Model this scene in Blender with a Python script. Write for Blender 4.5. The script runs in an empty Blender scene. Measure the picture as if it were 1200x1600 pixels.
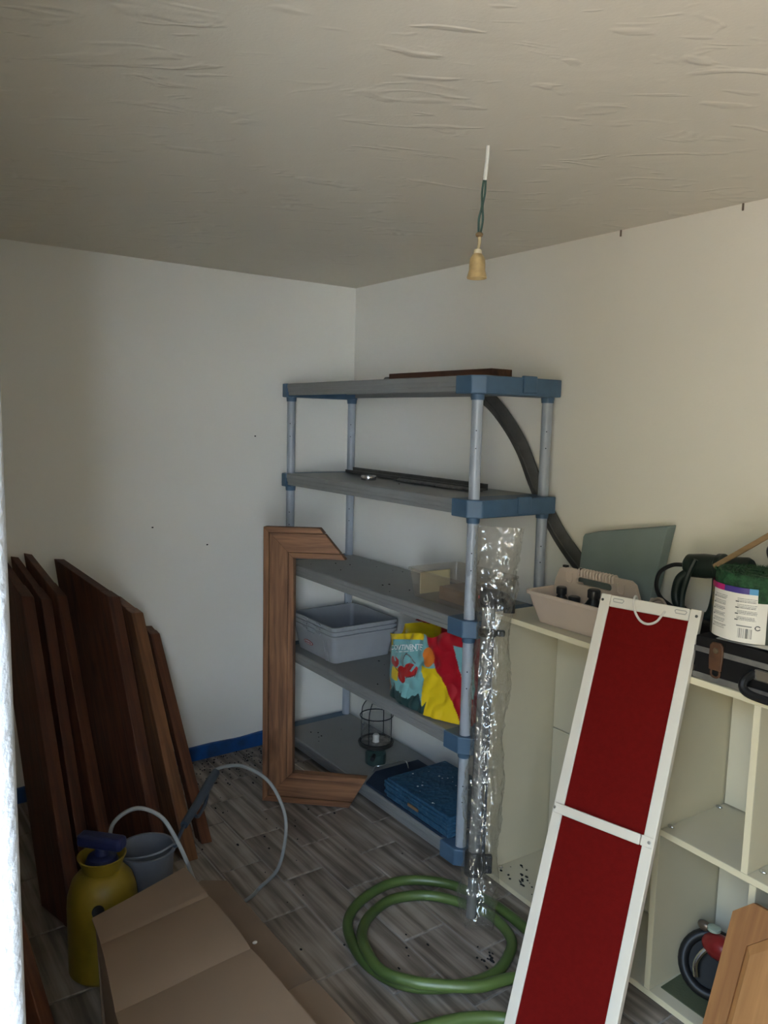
import bpy, math, random
from mathutils import Vector, Matrix, noise
random.seed(7)
scn = bpy.context.scene
col = scn.collection
PI = math.pi

# ------------------------------------------------------------------ camera
F_PX = 1227.4385
yaw, pitch, roll = 0.6205, 0.117, 0.0249
fw = Vector((-math.cos(yaw) * math.cos(pitch), math.sin(yaw) * math.cos(pitch), -math.sin(pitch)))
rt = fw.cross(Vector((0, 0, 1))).normalized()
up = rt.cross(fw)
r2 = rt * math.cos(roll) + up * math.sin(roll)
u2 = up * math.cos(roll) - rt * math.sin(roll)
cd = bpy.data.cameras.new('camera')
cam = bpy.data.objects.new('camera', cd)
col.objects.link(cam)
cam.matrix_world = Matrix(((r2.x, u2.x, -fw.x, 3.3824), (r2.y, u2.y, -fw.y, -2.2099), (r2.z, u2.z, -fw.z, 1.6122), (0, 0, 0, 1)))
cd.sensor_fit = 'HORIZONTAL'
cd.sensor_width = 36
cd.lens = 36 * F_PX / 1200
cd.clip_start = 0.02
scn.camera = cam

# ------------------------------------------------------------------ light
scn.view_settings.view_transform = 'Standard'
scn.view_settings.look = 'None'
scn.view_settings.gamma = 1
scn.view_settings.use_curve_mapping = False
scn.view_settings.exposure = 1.56
world = bpy.data.worlds.new('world')
scn.world = world
world.use_nodes = True
bg = world.node_tree.nodes['Background']
bg.inputs[0].default_value = (0.52, 0.72, 1.0, 1)
bg.inputs[1].default_value = 6.5
sd = bpy.data.lights.new('sun', 'SUN')
sd.energy = 46.0
sd.angle = 0.01
sd.color = (1.0, 0.92, 0.80)
sun = bpy.data.objects.new('sun', sd)
col.objects.link(sun)
sun.rotation_euler = Vector((0.60, -0.45, -0.66)).to_track_quat('-Z', 'Y').to_euler()
pd = bpy.data.lights.new('door_daylight_portal', 'AREA')
pd.shape = 'RECTANGLE'
pd.size, pd.size_y = 0.91, 2.09
pd.cycles.is_portal = True
portal = bpy.data.objects.new('door_daylight_portal', pd)
col.objects.link(portal)
portal.location = (3.15, -2.28, 1.04)
portal.rotation_euler = (PI / 2, 0, 0)      # faces +y, into the room
scn.cycles.use_denoising = True
scn.cycles.max_bounces = 10
scn.cycles.diffuse_bounces = 6
scn.cycles.transparent_max_bounces = 16


# ------------------------------------------------------------------ materials
def mat(name, colour, rough=0.6, metal=0.0, var=0.0, vscale=6.0, bump=0.0, bscale=60.0, stretch=(1, 1, 1),
        spec=0.4, colour2=None, detail=5.0, bdist=0.004):
    m = bpy.data.materials.new(name)
    m.use_nodes = True
    n, l = m.node_tree.nodes, m.node_tree.links
    b = n['Principled BSDF']
    b.inputs['Base Color'].default_value = (*colour, 1)
    b.inputs['Roughness'].default_value = rough
    b.inputs['Metallic'].default_value = metal
    b.inputs['Specular IOR Level'].default_value = spec
    if var > 0 or bump > 0:
        tc = n.new('ShaderNodeTexCoord')
        mp = n.new('ShaderNodeMapping')
        mp.inputs['Scale'].default_value = stretch
        l.new(tc.outputs['Object'], mp.inputs['Vector'])
    if var > 0:
        t = n.new('ShaderNodeTexNoise')
        t.inputs['Scale'].default_value = vscale
        t.inputs['Detail'].default_value = detail
        l.new(mp.outputs[0], t.inputs['Vector'])
        r = n.new('ShaderNodeValToRGB')
        c2 = colour2 or tuple(c * (1 - var) for c in colour)
        r.color_ramp.elements[0].position = 0.35
        r.color_ramp.elements[0].color = (*c2, 1)
        r.color_ramp.elements[1].position = 0.65
        r.color_ramp.elements[1].color = (*colour, 1)
        l.new(t.outputs['Fac'], r.inputs[0])
        l.new(r.outputs[0], b.inputs['Base Color'])
    if bump > 0:
        t2 = n.new('ShaderNodeTexNoise')
        t2.inputs['Scale'].default_value = bscale
        t2.inputs['Detail'].default_value = 4
        l.new(mp.outputs[0], t2.inputs['Vector'])
        bp = n.new('ShaderNodeBump')
        bp.inputs['Strength'].default_value = bump
        bp.inputs['Distance'].default_value = bdist
        l.new(t2.outputs['Fac'], bp.inputs['Height'])
        l.new(bp.outputs[0], b.inputs['Normal'])
    return m


def wood(name, c1, c2, axis=2, rough=0.5, scale=14.0, knots=True):
    """Streaky grain running along one local axis, with a few dark knots."""
    m = bpy.data.materials.new(name)
    m.use_nodes = True
    n, l = m.node_tree.nodes, m.node_tree.links
    b = n['Principled BSDF']
    b.inputs['Roughness'].default_value = rough
    b.inputs['Specular IOR Level'].default_value = 0.3
    tc = n.new('ShaderNodeTexCoord')
    mp = n.new('ShaderNodeMapping')
    s = [1.0, 1.0, 1.0]
    s[axis] = 0.07
    mp.inputs['Scale'].default_value = s
    l.new(tc.outputs['Object'], mp.inputs['Vector'])
    t = n.new('ShaderNodeTexNoise')
    t.inputs['Scale'].default_value = scale * 4
    t.inputs['Detail'].default_value = 6
    t.inputs['Distortion'].default_value = 0.6
    l.new(mp.outputs[0], t.inputs['Vector'])
    r = n.new('ShaderNodeValToRGB')
    r.color_ramp.elements[0].position = 0.3
    r.color_ramp.elements[0].color = (*c2, 1)
    r.color_ramp.elements[1].position = 0.7
    r.color_ramp.elements[1].color = (*c1, 1)
    l.new(t.outputs['Fac'], r.inputs[0])
    out = r.outputs[0]
    if knots:
        mk = n.new('ShaderNodeMapping')
        sk = [1.0, 1.0, 1.0]
        sk[axis] = 0.45
        mk.inputs['Scale'].default_value = sk
        l.new(tc.outputs['Object'], mk.inputs['Vector'])
        v = n.new('ShaderNodeTexNoise')
        v.inputs['Scale'].default_value = 9.0
        v.inputs['Detail'].default_value = 2
        l.new(mk.outputs[0], v.inputs['Vector'])
        rk = n.new('ShaderNodeValToRGB')
        rk.color_ramp.elements[0].position = 0.64
        rk.color_ramp.elements[0].color = (1, 1, 1, 1)
        rk.color_ramp.elements[1].position = 0.76
        rk.color_ramp.elements[1].color = (0.3, 0.22, 0.18, 1)
        l.new(v.outputs['Fac'], rk.inputs[0])
        mx = n.new('ShaderNodeMix')
        mx.data_type = 'RGBA'
        mx.blend_type = 'MULTIPLY'
        mx.inputs['Factor'].default_value = 0.8
        l.new(out, mx.inputs['A'])
        l.new(rk.outputs[0], mx.inputs['B'])
        out = mx.outputs['Result']
    l.new(out, b.inputs['Base Color'])
    bp = n.new('ShaderNodeBump')
    bp.inputs['Strength'].default_value = 0.15
    bp.inputs['Distance'].default_value = 0.002
    l.new(t.outputs['Fac'], bp.inputs['Height'])
    l.new(bp.outputs[0], b.inputs['Normal'])
    return m


def clear_film(name, tint=(1, 1, 1), haze=0.05, gloss=0.12, rough=0.08, haze_col=(0.8, 0.8, 0.78), edge=0.5):
    """Clear thin plastic: see-through, a little milky, glossy at grazing angles."""
    m = bpy.data.materials.new(name)
    m.use_nodes = True
    n, l = m.node_tree.nodes, m.node_tree.links
    for x in list(n):
        n.remove(x)
    o = n.new('ShaderNodeOutputMaterial')
    tr = n.new('ShaderNodeBsdfTransparent')
    tr.inputs[0].default_value = (*tint, 1)
    df = n.new('ShaderNodeBsdfDiffuse')
    df.inputs[0].default_value = (*haze_col, 1)
    gl = n.new('ShaderNodeBsdfGlossy')
    gl.inputs['Roughness'].default_value = rough
    m1 = n.new('ShaderNodeMixShader')
    m1.inputs[0].default_value = haze
    l.new(tr.outputs[0], m1.inputs[1])
    l.new(df.outputs[0], m1.inputs[2])
    lw = n.new('ShaderNodeLayerWeight')
    lw.inputs[0].default_value = 0.25
    ma = n.new('ShaderNodeMath')
    ma.operation = 'MULTIPLY_ADD'
    ma.inputs[1].default_value = edge
    ma.inputs[2].default_value = gloss
    l.new(lw.outputs['Facing'], ma.inputs[0])
    m2 = n.new('ShaderNodeMixShader')
    l.new(ma.outputs[0], m2.inputs[0])
    l.new(m1.outputs[0], m2.inputs[1])
    l.new(gl.outputs[0], m2.inputs[2])
    l.new(m2.outputs[0], o.inputs['Surface'])
    return m


def print_mat(name, rough=0.4, bump=0.0, bscale=30):
    """Flat print: base colour read from the mesh's 'print' colours."""
    m = mat(name, (0.8, 0.8, 0.8), rough, bump=bump, bscale=bscale)
    n, l = m.node_tree.nodes, m.node_tree.links
    a = n.new('ShaderNodeVertexColor')
    a.layer_name = 'print'
    l.new(a.outputs[0], n['Principled BSDF'].inputs['Base Color'])
    return m


def plaster(name, colour, big, fine, stretch=(1, 1, 1), bigscale=5.0, rot=0.0, strength=0.5, distort=1.2, strokes=0.0):
    m = bpy.data.materials.new(name)
    m.use_nodes = True
    n, l = m.node_tree.nodes, m.node_tree.links
    b = n['Principled BSDF']
    b.inputs['Base Color'].default_value = (*colour, 1)
    b.inputs['Roughness'].default_value = 0.55
    b.inputs['Specular IOR Level'].default_value = 0.3
    tc = n.new('ShaderNodeTexCoord')
    mp = n.new('ShaderNodeMapping')
    mp.vector_type = 'TEXTURE'
    mp.inputs['Scale'].default_value = stretch
    mp.inputs['Rotation'].default_value = (0, 0, rot)
    l.new(tc.outputs['Object'], mp.inputs['Vector'])
    t = n.new('ShaderNodeTexNoise')
    t.inputs['Scale'].default_value = bigscale
    t.inputs['Detail'].default_value = 3
    t.inputs['Distortion'].default_value = distort
    l.new(mp.outputs[0], t.inputs['Vector'])
    t2 = n.new('ShaderNodeTexNoise')
    t2.inputs['Scale'].default_value = 130
    t2.inputs['Detail'].default_value = 3
    l.new(tc.outputs['Object'], t2.inputs['Vector'])
    ma = n.new('ShaderNodeMath')
    ma.operation = 'MULTIPLY'
    ma.inputs[1].default_value = big
    l.new(t.outputs['Fac'], ma.inputs[0])
    mb = n.new('ShaderNodeMath')
    mb.operation = 'MULTIPLY_ADD'
    mb.inputs[1].default_value = fine
    l.new(t2.outputs['Fac'], mb.inputs[0])
    l.new(ma.outputs[0], mb.inputs[2])
    height = mb.outputs[0]
    if strokes > 0:                     # sparse raised trowel strokes
        m3 = n.new('ShaderNodeMapping')
        m3.vector_type = 'TEXTURE'
        m3.inputs['Scale'].default_value = (2.6, 1.0, 1)
        m3.inputs['Rotation'].default_value = (0, 0, 1.05)
        l.new(tc.outputs['Object'], m3.inputs['Vector'])
        t4 = n.new('ShaderNodeTexNoise')
        t4.inputs['Scale'].default_value = 11.0
        t4.inputs['Detail'].default_value = 2
        t4.inputs['Distortion'].default_value = 1.5
        l.new(m3.outputs[0], t4.inputs['Vector'])
        r4 = n.new('ShaderNodeMapRange')
        r4.interpolation_type = 'SMOOTHSTEP'
        r4.inputs['From Min'].default_value = 0.57
        r4.inputs['From Max'].default_value = 0.74
        l.new(t4.outputs['Fac'], r4.inputs['Value'])
        mc = n.new('ShaderNodeMath')
        mc.operation = 'MULTIPLY_ADD'
        mc.inputs[1].default_value = strokes
        l.new(r4.outputs[0], mc.inputs[0])
        l.new(mb.outputs[0], mc.inputs[2])
        height = mc.outputs[0]
    bp = n.new('ShaderNodeBump')
    bp.inputs['Strength'].default_value = strength
    bp.inputs['Distance'].default_value = 1.0
    l.new(height, bp.inputs['Height'])
    l.new(bp.outputs[0], b.inputs['Normal'])
    return m


# ------------------------------------------------------------------ mesh helpers
class MB:
    def __init__(self):
        self.v, self.f = [], []

    def add(self, vs, fs):
        k = len(self.v)
        self.v += [Vector(a) for a in vs]
        self.f += [tuple(i + k for i in f) for f in fs]
        return self

    def box(self, x0, x1, y0, y1, z0, z1):
        return self.add([(x0, y0, z0), (x1, y0, z0), (x1, y1, z0), (x0, y1, z0), (x0, y0, z1), (x1, y0, z1), (x1, y1, z1), (x0, y1, z1)],
                        [(0, 3, 2, 1), (4, 5, 6, 7), (0, 1, 5, 4), (1, 2, 6, 5), (2, 3, 7, 6), (3, 0, 4, 7)])

    def prism(self, poly, o, u, v, d):
        """polygon (list of 2D points) in the plane o + a*u + b*v, extruded by the vector d"""
        o, u, v, d = Vector(o), Vector(u), Vector(v), Vector(d)
        n = len(poly)
        a = [o + u * p[0] + v * p[1] for p in poly]
        vs = a + [q + d for q in a]
        flip = u.cross(v).dot(d) > 0
        fs = [tuple(range(n)), tuple(range(2 * n - 1, n - 1, -1))] + [(i, i + n, (i + 1) % n + n, (i + 1) % n) for i in range(n)]
        if flip:
            fs = [tuple(reversed(f)) for f in fs]
        return self.add(vs, fs)

    def lathe(self, prof, c=(0, 0, 0), seg=24, axis=None):
        """profile of (radius, height) turned about +z, or about an axis vector"""
        c = Vector(c)
        q = Vector((0, 0, 1)).rotation_difference(Vector(axis).normalized()) if axis is not None else None
        vs, fs = [], []
        for r, z in prof:
            for i in range(seg):
                a = 2 * PI * i / seg
                p = Vector((r * math.cos(a), r * math.sin(a), z))
                vs.append(c + (q @ p if q else p))
        for k in range(len(prof) - 1):
            for i in range(seg):
                j = (i + 1) % seg
                fs.append((k * seg + i, k * seg + j, (k + 1) * seg + j, (k + 1) * seg + i))
        return self.add(vs, fs)

    def cyl(self, p0, p1, r0, r1=None, seg=16):
        p0, p1 = Vector(p0), Vector(p1)
        L = (p1 - p0).length
        r1 = r0 if r1 is None else r1
        return self.lathe([(0, 0), (r0, 0), (r1, L), (0, L)], p0, seg, p1 - p0)

    def tube(self, pts, r, seg=10, smooth=6, flat=1.0, flat_axis=None, closed=False):
        P = [Vector(a) for a in pts]
        if smooth > 1:
            Q = []
            n = len(P)
            for i in range(n if closed else n - 1):
                if closed:
                    a, b, c, d = P[i - 1], P[i], P[(i + 1) % n], P[(i + 2) % n]
                else:
                    a, b, c, d = P[max(i - 1, 0)], P[i], P[i + 1], P[min(i + 2, n - 1)]
                for k in range(smooth):
                    t = k / smooth
                    Q.append(0.5 * ((2 * b) + (c - a) * t + (2 * a - 5 * b + 4 * c - d) * t * t + (3 * b - a - 3 * c + d) * t ** 3))
            if not closed:
                Q.append(P[-1])
            P = Q
        n = len(P)
        vs, fs = [], []
        nrm = None
        for i in range(n):
            t = (P[(i + 1) % n] - P[i - 1]) if closed else (P[min(i + 1, n - 1)] - P[max(i - 1, 0)])
            t.normalize()
            if flat_axis is not None:
                nrm = Vector(flat_axis) - t * t.dot(Vector(flat_axis))
            elif nrm is None:
                nrm = t.orthogonal()
            else:
                nrm = nrm - t * t.dot(nrm)
            nrm.normalize()
            bn = t.cross(nrm)
            rr = r(i / (n - 1)) if callable(r) else r
            for k in range(seg):
                a = 2 * PI * k / seg
                vs.append(P[i] + nrm * (math.cos(a) * rr * flat) + bn * (math.sin(a) * rr))
        m = n if closed else n - 1
        for i in range(m):
            for k in range(seg):
                j = (k + 1) % seg
                fs.append((i * seg + k, i * seg + j, ((i + 1) % n) * seg + j, ((i + 1) % n) * seg + k))
        if not closed:
            fs += [tuple(range(seg - 1, -1, -1)), tuple(range((n - 1) * seg, n * seg))]
        return self.add(vs, fs)

    def grid(self, fn, nu, nv):
        vs = [fn(i / nu, j / nv) for j in range(nv + 1) for i in range(nu + 1)]
        fs = [(j * (nu + 1) + i, j * (nu + 1) + i + 1, (j + 1) * (nu + 1) + i + 1, (j + 1) * (nu + 1) + i) for j in range(nv) for i in range(nu)]
        return self.add(vs, fs)

    def ball(self, c, r, seg=16, rings=10, scale=(1, 1, 1)):
        c = Vector(c)
        vs, fs = [], []
        for j in range(rings + 1):
            th = PI * j / rings
            for i in range(seg):
                a = 2 * PI * i / seg
                vs.append(c + Vector((r * scale[0] * math.sin(th) * math.cos(a), r * scale[1] * math.sin(th) * math.sin(a), r * scale[2] * math.cos(th))))
        for j in range(rings):
            for i in range(seg):
                k = (i + 1) % seg
                fs.append((j * seg + i, (j + 1) * seg + i, (j + 1) * seg + k, j * seg + k))
        return self.add(vs, fs)

    def xf(self, M):
        self.v = [M @ a for a in self.v]
        return self


def frame_of(root):
    M = Matrix.Identity(4)
    chain = []
    while root is not None:
        chain.append(root)
        root = root.parent
    for o in reversed(chain):
        M = M @ o.matrix_basis
    return M


def obj(name, mb, m, parent=None, bevel=0.0, smooth=False, label=None, local=False, seg=2, subsurf=0, print_fn=None, at=None, angle=35):
    """Link one mesh object. Coordinates are world ones unless local=True; at = own origin for a top-level mesh."""
    if parent is not None and not local:
        mb.xf(frame_of(parent).inverted())
    if parent is None and at is not None:
        mb.xf(Matrix.Translation(-Vector(at)))
    me = bpy.data.meshes.new(name)
    me.from_pydata([tuple(a) for a in mb.v], [], mb.f)
    me.validate()
    me.materials.append(m)
    if print_fn:
        ca = me.color_attributes.new('print', 'FLOAT_COLOR', 'POINT')
        for i in range(len(me.vertices)):
            ca.data[i].color = (*print_fn(i), 1)
    import bmesh
    bm = bmesh.new()
    bm.from_mesh(me)
    bmesh.ops.remove_doubles(bm, verts=bm.verts, dist=1e-6)
    bmesh.ops.recalc_face_normals(bm, faces=bm.faces)
    if bevel > 0:
        ed = [e for e in bm.edges if len(e.link_faces) == 2 and e.calc_face_angle(0) > 0.5]
        bmesh.ops.bevel(bm, geom=ed, offset=bevel, segments=seg, profile=0.5, affect='EDGES', clamp_overlap=True)
    bm.to_mesh(me)
    bm.free()
    o = bpy.data.objects.new(name, me)
    col.objects.link(o)
    if parent is not None:
        o.parent = parent
    elif at is not None:
        o.location = at
    if smooth:
        for pl in me.polygons:
            pl.use_smooth = True
        if angle < 180:
            me.set_sharp_from_angle(angle=math.radians(angle))
    if subsurf:
        md = o.modifiers.new('subsurf', 'SUBSURF')
        md.levels = md.render_levels = subsurf
    if label:
        o['label'] = label
    return o


def thing(name, label, cat, loc=(0, 0, 0), rot=(0, 0, 0), group=None, matrix=None):
    o = bpy.data.objects.new(name, None)
    col.objects.link(o)
    o.empty_display_size = 0.05
    if matrix is not None:
        o.matrix_basis = matrix
    else:
        o.location = loc
        o.rotation_euler = rot
    return tag(o, label, cat, group)


def tag(o, label, cat, group=None):
    o['label'] = label
    o['category'] = cat
    if group:
        o['group'] = group
    return o


def struct(name, mb, m, parent=None, **k):
    o = obj(name, mb, m, parent, **k)
    if parent is None:
        o['kind'] = 'structure'
    return o


def axes(o, x, y, z):
    x, y, z = Vector(x), Vector(y), Vector(z)
    return Matrix(((x.x, y.x, z.x, o[0]), (x.y, y.y, z.y, o[1]), (x.z, y.z, z.z, o[2]), (0, 0, 0, 1)))


def text_mesh(s, size, bold=0.0):
    cu = bpy.data.curves.new('lettering', 'FONT')
    cu.body = s
    cu.size = size
    cu.align_x = 'CENTER'
    cu.align_y = 'CENTER'
    cu.offset = bold
    cu.resolution_u = 4
    tmp = bpy.data.objects.new('lettering_tmp', cu)
    col.objects.link(tmp)
    dg = bpy.context.evaluated_depsgraph_get()
    me = bpy.data.meshes.new_from_object(tmp.evaluated_get(dg))
    vs = [v.co.copy() for v in me.vertices]
    fs = [tuple(pl.vertices) for pl in me.polygons]
    bpy.data.objects.remove(tmp)
    bpy.data.curves.remove(cu)
    bpy.data.meshes.remove(me)
    return vs, fs


# ------------------------------------------------------------------ the room
H = 2.2612
XR = 4.30                      # right wall, out of view
YF = -2.09                     # inner face of the front wall (door wall)
TH = 0.18                      # its thickness
DX0, DX1, DH = 2.70, 3.60, 2.08
m_wall = plaster('white_wall_plaster', (0.80, 0.772, 0.705), 0.010, 0.0012, bigscale=3.0, strength=0.35)
m_ceil = plaster('trowelled_ceiling_plaster', (0.74, 0.68, 0.575), 0.012, 0.0008, stretch=(1.8, 1.0, 1), bigscale=4.0, rot=1.05, strength=0.40, distort=0.7, strokes=0.0065)
m_jamb = plaster('rough_grey_white_render', (0.46, 0.465, 0.47), 0.006, 0.004, bigscale=18, strength=0.6)
m_grout = mat('floor_grout', (0.30, 0.27, 0.24), 0.9, bump=0.3, bscale=200)

struct('floor', MB().box(-0.1, XR, YF - TH, 0.1, -0.12, -0.004), m_grout)
struct('ceiling', MB().box(-0.15, XR + 0.15, YF - TH, 0.15, H, H + 0.15), m_ceil)
struct('wall_left', MB().box(-0.15, 0, YF - TH, 0.15, -0.02, H), m_wall)
struct('wall_right', MB().box(0, XR, 0, 0.15, -0.02, H), m_wall)
struct('wall_far_right', MB().box(XR, XR + 0.15, YF - TH, 0.15, -0.02, H), m_wall)


def jamb_panel():
    """front wall piece left of the doorway; its reveal is the rough bright edge at the frame's left"""
    b = MB()
    n = 90
    prof = [(-0.10, 0.0), (-0.02, 0.0), (-0.008, -0.004), (-0.001, -0.013), (0.0, -0.03), (0.0, -0.15), (-0.01, -0.17), (-0.03, -0.18), (-0.10, -0.18)]
    rows = []
    for i in range(n + 1):
        z = -0.02 + (DH + 0.02) * i / n
        xj = 2.717 - 0.028 * (z - 1.1) / 0.6
        row = []
        for k, (dx, dy) in enumerate(prof):
            w = noise.noise(Vector((z * 9, k * 0.3, 2.0))) * 0.004 + noise.noise(Vector((z * 30, k * 0.5, 7.0))) * 0.0015
            if abs(z - 1.585) < 0.012 and 2 <= k <= 5:
                w += 0.004
            row.append((xj + dx + (w if 1 < k < 7 else 0), YF + dy, z))
        rows.append(row)
    vs = [p for r in rows for p in r]
    m = len(prof)
    fs = [(i * m + k, i * m + k + 1, (i + 1) * m + k + 1, (i + 1) * m + k) for i in range(n) for k in range(m - 1)]
    b.add(vs, fs)
    return b


struct('trim_1', jamb_panel(), m_jamb, smooth=True, angle=180)
struct('wall_front', MB().box(0, DX0 - 0.06, YF - TH, YF, -0.02, H).box(DX0 - 0.06, DX1, YF - TH, YF, DH, H).box(DX1, XR, YF - TH, YF, -0.02, H), m_wall)

# blue painted skirting along the left wall and the back wall
m_blue = mat('blue_gloss_paint', (0.012, 0.10, 0.36), 0.4, var=0.5, vscale=8, colour2=(0.02, 0.05, 0.13), bump=0.2, bscale=30)
b = MB()
N = 60
for face in (0,):
    vs, fs = [], []
    for i in range(N + 1):
        y = -2.08 + 2.08 * i / N
        h = 0.062 + 0.006 * noise.noise(Vector((y * 7, 3, 0)))
        d = 0.014 + 0.002 * noise.noise(Vector((y * 5, 9, 0)))
        vs += [(0.0, y, -0.003), (d, y, -0.003), (d, y, h - 0.004), (d - 0.004, y, h), (0.0, y, h + 0.001)]
    for i in range(N):
        for k in range(4):
            fs.append((i * 5 + k, (i + 1) * 5 + k, (i + 1) * 5 + k + 1, i * 5 + k + 1))
    b.add(vs, fs)
struct('baseboard_left', b, m_blue)
b = MB()
vs, fs = [], []
for i in range(N + 1):
    x = 0.015 + 4.1 * i / N
    h = 0.045 + 0.008 * noise.noise(Vector((x * 7, 5, 0)))
    vs += [(x, 0.0, -0.003), (x, -0.012, -0.003), (x, -0.012, h - 0.004), (x, -0.008, h), (x, 0.0, h + 0.001)]
for i in range(N):
    for k in range(4):
        fs.append((i * 5 + k, (i + 1) * 5 + k, (i + 1) * 5 + k + 1, i * 5 + k + 1))
struct('baseboard_right', b.add(vs, fs), mat('pale_skirting', (0.45, 0.45, 0.47), 0.5))


# floor tiles: wood-look planks, running bond, each its own piece under the floor
def tile_mat():
    m = bpy.data.materials.new('wood_look_tile')
    m.use_nodes = True
    n, l = m.node_tree.nodes, m.node_tree.links
    bs = n['Principled BSDF']
    bs.inputs['Roughness'].default_value = 0.5
    bs.inputs['Specular IOR Level'].default_value = 0.35
    tc = n.new('ShaderNodeTexCoord')
    oi = n.new('ShaderNodeObjectInfo')
    ad = n.new('ShaderNodeVectorMath')
    ad.operation = 'MULTIPLY_ADD'
    ad.inputs[1].default_value = (1, 1, 1)
    sc = n.new('ShaderNodeVectorMath')
    sc.operation = 'SCALE'
    sc.inputs[3].default_value = 9.0
    cb = n.new('ShaderNodeCombineXYZ')
    l.new(oi.outputs['Random'], cb.inputs[0])
    l.new(oi.outputs['Random'], cb.inputs[1])
    l.new(cb.outputs[0], sc.inputs[0])
    l.new(tc.outputs['Object'], ad.inputs[0])
    l.new(sc.outputs[0], ad.inputs[2])
    mp = n.new('ShaderNodeMapping')
    mp.inputs['Scale'].default_value = (0.06, 1, 1)
    l.new(ad.outputs[0], mp.inputs['Vector'])
    t = n.new('ShaderNodeTexNoise')
    t.inputs['Scale'].default_value = 34
    t.inputs['Detail'].default_value = 3
    l.new(mp.outputs[0], t.inputs['Vector'])
    r = n.new('ShaderNodeValToRGB')
    e = r.color_ramp.elements
    e[0].position, e[0].color = 0.36, (0.15, 0.118, 0.092, 1)
    e[1].position, e[1].color = 0.62, (0.37, 0.315, 0.26, 1)
    l.new(t.outputs['Fac'], r.inputs[0])
    t3 = n.new('ShaderNodeTexNoise')
    t3.inputs['Scale'].default_value = 5
    l.new(ad.outputs[0], t3.inputs['Vector'])
    r3 = n.new('ShaderNodeValToRGB')
    r3.color_ramp.elements[0].position, r3.color_ramp.elements[0].color = 0.3, (0.66, 0.64, 0.62, 1)
    r3.color_ramp.elements[1].position, r3.color_ramp.elements[1].color = 0.7, (1.1, 1.1, 1.1, 1)
    l.new(t3.outputs['Fac'], r3.inputs[0])
    mx = n.new('ShaderNodeMix')
    mx.data_type = 'RGBA'
    mx.blend_type = 'MULTIPLY'
    mx.inputs['Factor'].default_value = 1.0
    l.new(r.outputs[0], mx.inputs['A'])
    l.new(r3.outputs[0], mx.inputs['B'])
    l.new(mx.outputs['Result'], bs.inputs['Base Color'])
    bp = n.new('ShaderNodeBump')
    bp.inputs['Strength'].default_value = 0.25
    bp.inputs['Distance'].default_value = 0.003
    l.new(t.outputs['Fac'], bp.inputs['Height'])
    l.new(bp.outputs[0], bs.inputs['Normal'])
    return m


m_tile = tile_mat()
floor = bpy.data.objects['floor']
TL, TW, GAP = 0.326, 0.163, 0.006


def tile_mesh(L, W):
    mb = MB().box(-L / 2, L / 2, -W / 2, W / 2, -0.012, 0.0)
    o = obj('floor_tile', mb, m_tile, bevel=0.0025, seg=1)
    me = o.data
    bpy.data.objects.remove(o)
    return me


tm = tile_mesh(TL - GAP, TW - GAP)
halves = {}
nrow = 14
for j in range(nrow):
    yc = -0.075 - TW * j
    x0 = 0.447 + (TL / 2 if j % 2 == 0 else 0.0) - 2 * TL
    i = 0
    while x0 < XR - 0.05:
        xa, xb = max(x0, 0.016), min(x0 + TL, XR - 0.02)
        if xb - xa > 0.05 and not (xa > 2.9 and yc > -0.6):
            full = abs((xb - xa) - TL) < 1e-6
            key = round(xb - xa, 3)
            if full:
                me = tm
            else:
                me = halves.get(key) or halves.setdefault(key, tile_mesh(xb - xa - GAP, TW - GAP))
            o = bpy.data.objects.new('floor_tile', me)
            col.objects.link(o)
            o.parent = floor
            o.location = ((xa + xb) / 2, yc, random.uniform(-0.0006, 0.0006))
            o.rotation_euler = (random.uniform(-0.002, 0.002), random.uniform(-0.0015, 0.0015), random.uniform(-0.003, 0.003))
        x0 += TL

# outdoors, behind the camera: paved yard, plus an unseen wall and hedge added to steer the daylight
struct('yard_ground', MB().box(-20, 30, -30, YF - TH, -0.2, -0.03), mat('sunlit_yard_paving', (0.25, 0.21, 0.17), 0.8, var=0.2, vscale=2, bump=0.3, bscale=30))
gw = Vector((8.6, -5.35, 0))
gd = Vector((0.53, 0.85, 0))
gn = Vector((0.85, -0.53, 0))
struct('wall_bounce_added', MB().prism([(-1.6, -0.1), (1.6, -0.1), (1.6, 2.5), (-1.6, 2.5)], gw, gd, (0, 0, 1), gn * 0.2), mat('bluish_bounce_paint', (0.68, 0.80, 0.92), 0.8, bump=0.2, bscale=40))  # unseen wall added and tinted bluish to bounce sunlight onto the left wall
hb = MB()
hv, hf = [], []
nx, nz = 90, 14
hb.grid(lambda u, v: Vector((3.2, -2.4, 0)) + Vector((math.cos(PI * (1 + u)), math.sin(PI * (1 + u)), 0)) * (11.0 + 0.9 * noise.noise(Vector((u * 40, v * 9, 1))) + 1.2 * v) + Vector((0, 0, -0.05 + (1.3 + 3.4 * min(1, max(0, (u - 0.885) / 0.02)) + 4.9 * min(1, max(0, (0.765 - u) / 0.03))) * v + 0.5 * noise.noise(Vector((u * 30, v * 5, 4))) * v)), nx, nz)  # added hedge, height shaped to block the sky except through a low gap
struct('hedge_screen_added', hb, mat('hedge_screen_leaf', (0.15, 0.155, 0.095), 0.8, var=0.6, vscale=7), smooth=True)
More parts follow.
